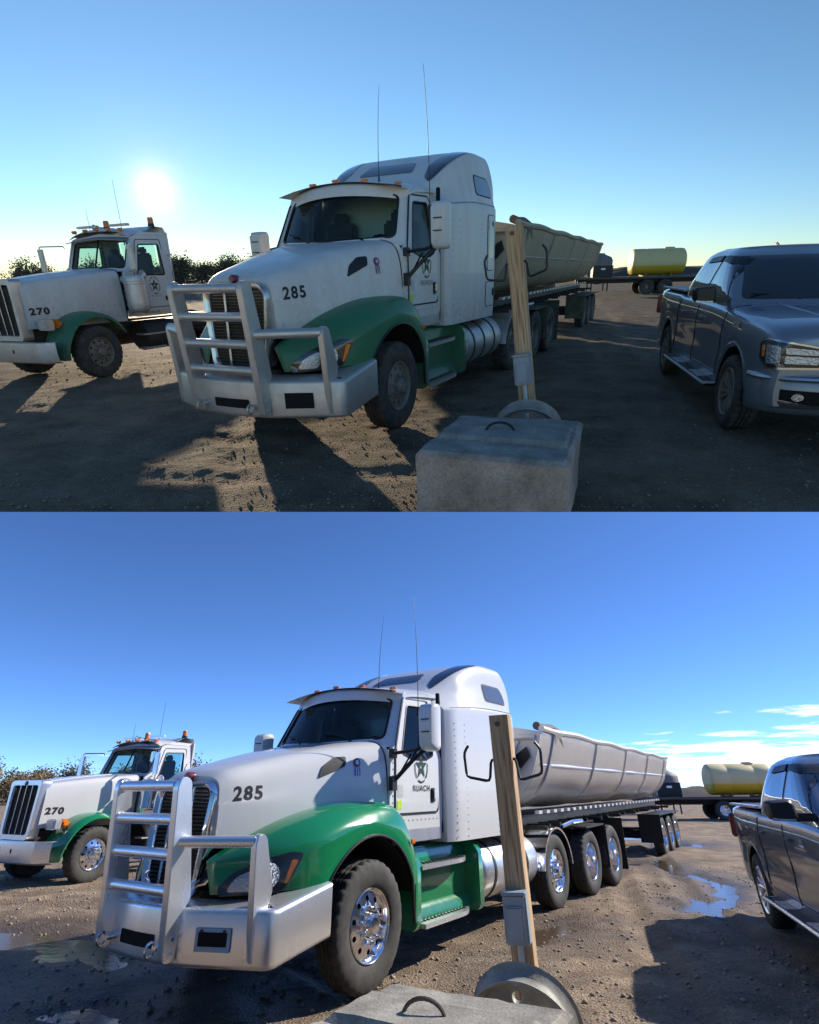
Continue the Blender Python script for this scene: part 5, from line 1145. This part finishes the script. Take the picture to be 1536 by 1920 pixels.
# ------------------------------------------------------------------ small things of the yard
def wood_mat():
    if 'post_wood' in MATS: return MATS['post_wood']
    m = bpy.data.materials.new('post_wood'); m.use_nodes = True; nt = m.node_tree; b = nt.nodes['Principled BSDF']; L = nt.links.new
    tcn = N(nt, 'ShaderNodeTexCoord'); mpn = N(nt, 'ShaderNodeMapping'); mpn.inputs['Scale'].default_value = (22, 22, 1.3); L(tcn.outputs['Object'], mpn.inputs['Vector'])
    n = N(nt, 'ShaderNodeTexNoise'); n.inputs['Scale'].default_value = 2.2; n.inputs['Detail'].default_value = 9; n.inputs['Distortion'].default_value = .6; L(mpn.outputs['Vector'], n.inputs['Vector'])
    r = N(nt, 'ShaderNodeValToRGB'); e = r.color_ramp.elements; e[0].position, e[0].color = .3, (.26, .15, .08, 1); e[1].position, e[1].color = .72, (.70, .50, .31, 1); q = e.new(.5); q.color = (.54, .36, .20, 1)
    L(n.outputs['Fac'], r.inputs['Fac']); L(r.outputs['Color'], b.inputs['Base Color']); b.inputs['Roughness'].default_value = .85
    bp = N(nt, 'ShaderNodeBump'); bp.inputs['Strength'].default_value = .6; bp.inputs['Distance'].default_value = .006; L(n.outputs['Fac'], bp.inputs['Height']); L(bp.outputs['Normal'], b.inputs['Normal'])
    MATS['post_wood'] = m; return m
def post(K, label, loc, rot, H_=2.42):
    t = thing('timber_post', label, 'post', loc, rot=rot, group='timber posts with a power box')
    g = G(); n = 14; w_ = .078
    rows = [[(a*(1+.03*math.sin(z*3)), b*(1+.02*math.cos(z*4)), z) for a, b in rounded_sq(w_)] for z in [-.35+(H_+.35)*k/n for k in range(n+1)]]
    part('timber', g.surf(rows, close_u=True, cap0=True, cap1=True), wood_mat(), t, 40)
    bx = part('power_box', G().box((0, -.135, .93), (.17, .11, .30)), mat('grey_box', (.36, .40, .45), .45, var=.12, dust_scale=6), t, bevel=.012)
    part('box_cover', G().box((0, -.20, .91), (.125, .03, .20)), MATS['grey_box'], bx, bevel=.012)
    part('box_lid', G().box((0, -.145, 1.085), (.18, .13, .02)), MATS['grey_box'], bx, bevel=.006)
    part('conduit', G().cyl((0, -.105, -.3), (0, -.105, .8), .024, n=14), mat('white_conduit', (.55, .57, .60), .5), t)
    part('conduit_clip', G().box((0, -.095, .42), (.09, .03, .03)), K['alu'], t, bevel=.004)
    part('bolt', G().cyl((-.01, -.085, H_-.07), (-.01, -.098, H_-.07), .020, n=10), K['rust'], t)
    for s in (-1, 1):
        z = H_-.33; hk = [(s*.06, -.03, z), (s*.10, -.04, z), (s*.12, -.06, z-.16), (s*.30, -.08, z-.12), (s*.31, -.08, z+.06), (s*.27, -.08, z+.11)]
        part('cable_hook', G().tube(rounded_path(hk, .03), .011, 7), K['black'], t)
    return t
def rounded_sq(h): return [(p.x, p.y) for p in rounded([(-h, -h), (h, -h), (h, h), (-h, h)], .012, 2)]
def rounded_path(pts, r):
    pts = [Vector(p) for p in pts]; o = [pts[0]]
    for a, b, c in zip(pts[:-2], pts[1:-1], pts[2:]):
        p, q = b+(a-b).normalized()*r, b+(c-b).normalized()*r
        o += [p, p*.25+b*.5+q*.25, q]
    return o+[pts[-1]]
def concrete_mat(wet):
    nm = 'rough_concrete' if wet else 'old_concrete'  # same concrete colours in both yards
    m = bpy.data.materials.new(nm); m.use_nodes = True; nt = m.node_tree; b = nt.nodes['Principled BSDF']; L = nt.links.new; tcn = N(nt, 'ShaderNodeTexCoord')
    n1 = N(nt, 'ShaderNodeTexNoise'); n1.inputs['Scale'].default_value = 3; n1.inputs['Detail'].default_value = 10; n1.inputs['Roughness'].default_value = .7; L(tcn.outputs['Object'], n1.inputs['Vector'])
    n2 = N(nt, 'ShaderNodeTexNoise'); n2.inputs['Scale'].default_value = 60; n2.inputs['Detail'].default_value = 6; L(tcn.outputs['Object'], n2.inputs['Vector'])
    r = N(nt, 'ShaderNodeValToRGB'); e = r.color_ramp.elements; e[0].position, e[0].color = .3, (.17, .155, .135, 1); e[1].position, e[1].color = .68, (.47, .44, .39, 1); L(n1.outputs['Fac'], r.inputs['Fac'])
    mx = N(nt, 'ShaderNodeMix', data_type='RGBA', blend_type='MULTIPLY'); mx.inputs['Factor'].default_value = .5; r2 = N(nt, 'ShaderNodeValToRGB'); r2.color_ramp.elements[0].position = .3; r2.color_ramp.elements[0].color = (.45, .43, .40, 1); r2.color_ramp.elements[1].position = .6
    L(n2.outputs['Fac'], r2.inputs['Fac']); L(r.outputs['Color'], mx.inputs['A']); L(r2.outputs['Color'], mx.inputs['B']); L(mx.outputs['Result'], b.inputs['Base Color']); b.inputs['Roughness'].default_value = .92
    bp = N(nt, 'ShaderNodeBump'); bp.inputs['Strength'].default_value = .6; bp.inputs['Distance'].default_value = .008; L(n2.outputs['Fac'], bp.inputs['Height']); L(bp.outputs['Normal'], b.inputs['Normal'])
    return m
def block(K, wet, label, loc, yaw, size, cut=None):
    """precast concrete block: chamfered top with a raised key and a lifting loop; cut = a plane below which nothing of it is in the picture."""
    t = thing('concrete_block', label, 'block', loc, yaw, 'precast concrete blocks'); w_, d, h = size
    bm = bmesh.new(); bmesh.ops.create_cube(bm, size=1)
    for v in bm.verts: v.co = Vector((v.co.x*w_, v.co.y*d, (v.co.z+.5)*h))
    bmesh.ops.bevel(bm, geom=[e for e in bm.edges if abs(e.verts[0].co.z-e.verts[1].co.z) < .01 and e.verts[0].co.z > .3], offset=.035, segments=1, affect='EDGES')
    bmesh.ops.subdivide_edges(bm, edges=bm.edges, cuts=13, use_grid_fill=True)
    bmesh.ops.triangulate(bm, faces=bm.faces)
    for v in bm.verts:
        n_ = noise.noise(v.co*4)*.018+noise.noise(v.co*13)*.012-.03*max(0, noise.noise(v.co*6+Vector((5, 5, 5)))-.35)
        if v.co.z > .02: v.co += v.co.normalized()*n_
    def fin(bm, nm, par, m_):
        if cut:
            Mi = (P['M'] @ Matrix.Translation(loc) @ Matrix.Rotation(yaw, 4, 'Z')).inverted()
            bmesh.ops.bisect_plane(bm, geom=bm.verts[:]+bm.edges[:]+bm.faces[:], plane_co=Mi @ Vector((0, 0, .0015)), plane_no=(Mi.to_3x3() @ Vector((0, 0, 1))), clear_inner=True)
        me = bpy.data.meshes.new(nm); bm.to_mesh(me); bm.free(); me.polygons.foreach_set('use_smooth', [True]*len(me.polygons)); me.set_sharp_from_angle(angle=R(32)); return put(nm, me, m_, par)
    m_ = concrete_mat(wet); fin(bm, 'concrete_body', t, m_)
    bm = bmesh.new(); bmesh.ops.create_cube(bm, size=1)
    for v in bm.verts: k = .96 if v.co.z < 0 else .86; k2 = .30 if v.co.z < 0 else .22; v.co = Vector((v.co.x*w_*k, v.co.y*d*k2*1.6, h+.0+(.035 if v.co.z > 0 else -.03)))
    bmesh.ops.subdivide_edges(bm, edges=bm.edges, cuts=6, use_grid_fill=True); bmesh.ops.triangulate(bm, faces=bm.faces)
    for v in bm.verts: v.co += v.co.normalized()*(noise.noise(v.co*9+Vector((3, 1, 2)))*.010)
    fin(bm, 'top_key', t, m_)
    part('lifting_loop', G().tube([(.115*math.cos(a)-.05, .02*math.cos(a), h+.015+.085*math.sin(a)) for a in [k*math.pi/12 for k in range(13)]], .011, 7), K['rust'] if wet else K['black'], t)
    return t
def loose_rim(K, wet, label, loc, rot, r0=.36):
    t = thing('loose_wheel_rim', label, 'wheel rim', loc, rot=rot, group='bare steel wheel rims')
    m_ = mat('bare_steel_rim', (.40, .39, .36), .55, metal=.2, dust=.8, dust_col=(.17, .13, .10), dust_scale=7, bump=.2, bump_scale=40)
    k = r0/.36
    g = G().lathe([(r*k, y*k*.68) for r, y in ((.36, -.13), (.352, -.145), (.335, -.14), (.325, -.10), (.30, -.06), (.295, .05), (.315, .09), (.335, .125), (.352, .135), (.36, .125), (.345, .12), (.335, .08), (.318, .03), (.318, -.05), (.34, -.09), (.348, -.12), (.36, -.13))], n=56)
    b = part('barrel', g, m_, t, 40); g = G(); disc_holes(g, .15*k, .318*k, .075*k, .035*k, 6, .035*k, .240*k); g.lathe([(.15*k, .075*k), (.11*k, .075*k), (.11*k, .04*k)], n=40); part('disc', g, m_, t, 30)
    return t
def flatbed(K, wet, label, loc, yaw):
    t = thing('flatbed_trailer', label, 'trailer', loc, yaw, 'flatbed trailers')
    part('deck', G().box((-3.5, 0, 1.12), (13, 2.4, .16)), K['frame'], t, bevel=.02)
    part('frame', G().box((-3.5, .5, .92), (12.5, .14, .26)).box((-3.5, -.5, .92), (12.5, .14, .26)), K['frame'], t, 0)
    for x in (-2.0, -3.25):
        for s in (1, -1): wheel(t, (x, s*1.0, .5), K, 'drive', s)
    part('stake_rail', G().box((-3.5, 1.22, 1.14), (13, .04, .10)), K['rust'], t, 0)
    return t
def poly_tank(K, wet, label, loc, yaw):
    t = thing('plastic_tank', label, 'tank', loc, yaw, 'yellow liquid tanks')
    m = bpy.data.materials.new('tank_plastic'+('_bright' if wet else '_dim')); m.use_nodes = True; nt = m.node_tree; b = nt.nodes['Principled BSDF']; L = nt.links.new
    tcn = N(nt, 'ShaderNodeTexCoord'); sp = N(nt, 'ShaderNodeSeparateXYZ'); L(tcn.outputs['Object'], sp.inputs['Vector']); mr = N(nt, 'ShaderNodeMapRange'); mr.inputs['From Min'].default_value = .85; mr.inputs['From Max'].default_value = .75
    L(sp.outputs['Z'], mr.inputs['Value']); mx = N(nt, 'ShaderNodeMix', data_type='RGBA'); mx.inputs['A'].default_value = (.80, .64, .30, 1); mx.inputs['B'].default_value = (.74, .50, .04, 1)   # liquid fills the lower part
    L(mr.outputs['Result'], mx.inputs['Factor']); L(mx.outputs['Result'], b.inputs['Base Color']); b.inputs['Roughness'].default_value = .4
    b.inputs['Subsurface Weight'].default_value = .0
    tb = part('tank_body', G().surf([[(x, 1.12*k*math.cos(a)*(1 if math.sin(a) > -.6 else 1), 1.08+1.05*k*max(-.92, math.sin(a))) for a in [q*math.pi/18 for q in range(36)]] for x, k in ((2.15, .55), (2.12, .85), (2.02, .97), (1.85, 1), (1.0, 1), (.95, .985), (.85, .985), (.8, 1), (-.8, 1), (-.85, .985), (-.95, .985), (-1.0, 1), (-1.85, 1), (-2.02, .97), (-2.12, .85), (-2.15, .55))], close_u=True, cap0=True, cap1=True), m, t, 40)
    part('manway_lid', G().lathe([(.42, 2.06), (.42, 2.18), (.38, 2.22), (0, 2.24)], (-.9, 0, 0), 24, 'z'), m, t)
    for x in (-1.0, 1.0): part('cradle', G().prism([(x-.05, -1.0, 0), (x-.05, 1.0, 0), (x-.05, 1.08, .35), (x-.05, 1.0, .30), (x-.05, .5, .08), (x-.05, -.5, .08), (x-.05, -1.0, .30), (x-.05, -1.08, .35)], (.1, 0, 0)), mat('olive_strap', (.30, .21, .02), .6), t, 0)
    return t
def leaf_tree(label, loc, h, wd, seed, leafm, barkm, group):
    r = random.Random(seed); t = thing('cottonwood_tree', label, 'tree', loc, r.uniform(0, 6), group)
    tr = G(); tips = []
    def limb(p, d, L_, rad, dep):
        pts = [p]; q = Vector(p); dd = Vector(d)
        for i in range(4):
            dd = (dd+Vector((r.gauss(0, .16), r.gauss(0, .16), r.gauss(.04, .08)))).normalized(); q = q+dd*L_/4; pts.append(q.copy())
        tr.tube(pts, lambda s_: rad*(1-.5*s_), 5)
        if dep == 0: tips.extend(pts[2:]); return
        for k in range(4 if dep > 1 else 3):
            b = pts[r.choice((2, 3, 4))]; az = r.uniform(0, 6.28); nd = (dd*.6+Vector((math.cos(az), math.sin(az), r.uniform(-.05, .6)))*.8).normalized()
            limb(b, nd, L_*r.uniform(.55, .8), rad*.5, dep-1)
    for k in range(r.choice((2, 3, 3))):
        limb(Vector((r.uniform(-1.2, 1.2), r.uniform(-.8, .8), -.1)), Vector((r.uniform(-.45, .45), r.uniform(-.45, .45), 1)), h*r.uniform(.26, .42), h*.022, 2)
    part('trunk', tr, barkm, t)
    n = 3600; V = []; Fc = []
    for i in range(n):
        c = r.choice(tips) if r.random() > .18 else Vector((r.gauss(0, wd*.28), r.gauss(0, wd*.28), r.uniform(.2, h*.35))); s_ = r.uniform(.08, .19)*h/6.5
        p = Vector(c)+Vector((r.gauss(0, wd*.13), r.gauss(0, wd*.13), r.gauss(0, h*.07)))
        if p.z < h*.06: p.z = h*.06+r.random()*.3
        a = Vector((r.gauss(0, 1), r.gauss(0, 1), r.gauss(0, 1))).normalized(); b = a.orthogonal().normalized(); b = Matrix.Rotation(r.uniform(0, 6.28), 3, a) @ b; c_ = a.cross(b)
        k = len(V); V += [p+b*s_, p+c_*s_*.6, p-b*s_, p-c_*s_*.6+a*s_*.3]; Fc.append((k, k+1, k+2, k+3))
    g = G(); g.v = [tuple(v) for v in V]; g.f = Fc
    me = bpy.data.meshes.new('crown'); me.from_pydata(g.v, [], g.f); put('crown', me, leafm, t)
    return t
def mound(name, label, loc, sx, sy, h, m, seed, cat='mound'):
    r = np.random.default_rng(seed); n = 40; u = np.linspace(-1, 1, n); X, Y = np.meshgrid(u, u)
    rr = np.hypot(X, Y); Z = np.clip(1-rr, 0, 1)**.8*(.8+.5*vnoise(X*3+seed, Y*3, seed))+.08*vnoise(X*9+seed, Y*9, seed)*np.clip(1-rr, 0, 1)
    g = G().surf([[(X[i, j]*sx, Y[i, j]*sy, Z[i, j]*h-.05) for j in range(n)] for i in range(n)])
    o = part(name, g, m, None, 60, loc=loc); tag(o, label, cat)

# ------------------------------------------------------------------ the two yards
def build(wet):
    place(wet); K = palette(wet)
    gm = ground_mat(wet); ground(wet, gm)
    stones(wet, 20000 if wet else 9000, mat('gravel_stone_'+('wet' if wet else 'dry'), (.30, .235, .175) if wet else (.24, .195, .15), .85, dust=.9, dust_col=(.52, .43, .33) if wet else (.32, .27, .2), dust_scale=8))
    if wet: puddle_sheets(); wet_sky()
    W_ = 'the wet, sunlit lower yard' if wet else 'the dry, backlit upper yard'
    def hitch(x, y, yaw, dy): return (x-6.7*math.cos(yaw)+2.55*math.cos(yaw+dy), y-6.7*math.sin(yaw)+2.55*math.sin(yaw+dy), -.08), yaw+dy
    if not wet:
        tractor(K, wet, 'dusty white and green semi truck 285 with bull bar, backlit by the low sun', (-1.217, 7.786, 0), -2.028)
        dump_trailer(K, wet, 'dusty cream side-dump trailer behind the backlit semi truck', *hitch(-1.217, 7.786, -2.028, .045), 13)
        day_cab(K, wet, 'dusty older white truck 270 parked below the low sun', (-7.5, 12.5, 0), -1.99)
        dump_trailer(K, wet, 'dark side-dump trailer half hidden behind the dusty truck hood', (-4.1, 21.5, 0), -1.9, 9.0, True)
        pickup(K, wet, 'grey pickup with its headlight and front wheel showing, facing the camera', (4.95, 6.70, 0), -1.791)
        block(K, wet, 'grey concrete block in shade with black lifting loop on top', (.76, 4.47, 0), R(-20), (1.13, 1.25, .65), cut=True)
        loose_rim(K, wet, 'steel wheel rim leaning behind the shaded concrete block', (1.17, 5.58, .36), (R(-20), 0, R(165)), .34)
        post(K, 'leaning timber post with grey power box in front of the dusty semi truck', (1.315, 6.0, 0), (R(-2), R(-8), R(-20)), 2.31)
        fx, fy, tx = 15.0, 44.3, 17.7
    else:
        tractor(K, wet, 'clean white and green semi truck 285 with bull bar, freshly washed', (-1.36, 7.42, 0), -2.172)
        dump_trailer(K, wet, 'shiny aluminium side-dump trailer behind the washed semi truck', *hitch(-1.36, 7.42, -2.172, .06), 13)
        day_cab(K, wet, 'sunlit older white truck 270 behind the washed bull bar', (-7.781, 14.466, 0), -2.052)
        pickup(K, wet, 'grey pickup seen from its shaded side, cut by the picture edge', (4.86, 5.36, 0), -1.875)
        block(K, wet, 'sunlit rough concrete block at the bottom edge with a bent lifting loop', (.115, 3.81, 0), R(-29.5), (1.16, 1.1, .65))
        loose_rim(K, wet, 'steel wheel rim with round hand holes leaning by the sunlit block', (.70, 4.48, .42), (R(-22), 0, R(158)), .345)
        post(K, 'sunlit timber post with grey power box in front of the washed semi truck', (.84, 5.0, 0), (R(2), R(-1.5), R(-20)), 2.30)
        fx, fy, tx = 16.5, 38.2, 20.0
    flatbed(K, wet, 'dark flatbed trailer carrying the yellow tank in '+W_, (fx, fy, 0), R(174))
    pt_ = poly_tank(K, wet, 'yellow plastic tank half full of liquid on the flatbed in '+W_, (tx, fy-.4, 1.2), R(174)); pt_.scale = (.85, .85, .85)
    tb = thing('tool_box', 'black tool box on the flatbed deck in '+W_, 'tool box', (14.0 if not wet else 15.8, fy+.1, 1.2), R(174))
    part('box', G().box((0, 0, .36), (1.4, .9, .72)), K['black'], tb, bevel=.03); part('lid', G().box((0, 0, .75), (1.44, .94, .07)), K['black'], tb, bevel=.02); part('latch', G().box((0, .47, .55), (.3, .04, .12)), K['alu'], tb)
    ht = thing('hopper_tank', 'grey round hopper tank standing behind the dump trailer in '+W_, 'tank', (16.1, 52, 0) if not wet else (18.75, 46, 0), 0)
    part('vessel', G().lathe([(0, .5), (.5, .6), (1.05, 1.3), (1.1, 1.5), (1.1, 2.4), (.95, 2.65), (.45, 2.85), (.4, 2.95), (0, 2.97)], n=28, axis='z'), mat('hopper_grey', (.22, .21, .20), .6, var=.3), ht)
    for a in (.7, 2.3, 3.9, 5.5): part('leg', G().cyl((.95*math.cos(a), .95*math.sin(a), 0), (.95*math.cos(a), .95*math.sin(a), 1.6), .06, n=8), K['frame'], ht)
    soil = mat('dark_soil', (.06, .05, .042), .95, dust=.6, dust_col=(.12, .10, .08), dust_scale=.6, bump=.4, bump_scale=2)
    mound('soil_mound', 'low dark soil mound beyond the flatbed in '+W_, (33, 92, 0) if not wet else (43, 92, 0), 9, 8, 1.9, soil, 3); mound('soil_mound', 'broad low soil mound farther off behind the yellow tank in '+W_, (52, 118, 0), 16, 9, 1.5, soil, 5)
    tan_ = mat('tan_bank', (.30, .24, .16), .95, dust=.5, dust_col=(.2, .17, .1), dust_scale=.4, bump=.4, bump_scale=2)
    mound('earth_bank', 'tan earth bank at the foot of the trees in '+W_, (-60, 62, 0), 18, 6, 1.6, tan_, 8, 'bank')
    lm = [mat('leaf_%d_%s' % (i, 'w' if wet else 'd'), c, .7, var=.5, dust_scale=1.2) for i, c in enumerate(((.30, .215, .09), (.20, .17, .08), (.36, .27, .14)) if wet else ((.17, .14, .085), (.13, .12, .075), (.20, .16, .10)))]
    bark = mat('bark', (.11, .09, .07), .9, var=.4)
    spots = [(-74, 80), (-69, 86), (-64, 90), (-60, 84), (-56.5, 90), (-53, 86), (-50, 92), (-46.5, 88), (-43, 93), (-39.5, 90), (-36, 94), (-32.5, 89), (-29.5, 93), (-79, 88), (-67, 95), (-58, 97), (-51.5, 99), (-41.5, 98), (-34, 99), (-27, 96), (-24, 92)]
    nth = ['first', 'second', 'third', 'fourth', 'fifth', 'sixth', 'seventh', 'eighth', 'ninth', 'tenth', 'eleventh', 'twelfth', 'thirteenth', 'fourteenth', 'fifteenth', 'sixteenth', 'seventeenth', 'eighteenth', 'nineteenth', 'twentieth', 'last']
    order = sorted(range(len(spots)), key=lambda i: spots[i][0]/spots[i][1])
    for i, (x, y) in enumerate(spots):
        r = random.Random(i*7+wet); h = r.uniform(6.2, 8.0)*(1.0 if wet else .9); look = ['golden-brown', 'olive-brown', 'tan'][i % 3] if wet else ['dark brown', 'dark olive', 'dusky tan'][i % 3]
        leaf_tree('%s cottonwood, %s from the left along the %s skyline' % (look, nth[order.index(i)], 'lower' if wet else 'upper'), (x, y, -.2), h, r.uniform(4.0, 5.5), 31*i+3+wet, lm[i % 3], bark, 'skyline trees of '+W_)
build(False)
build(True)
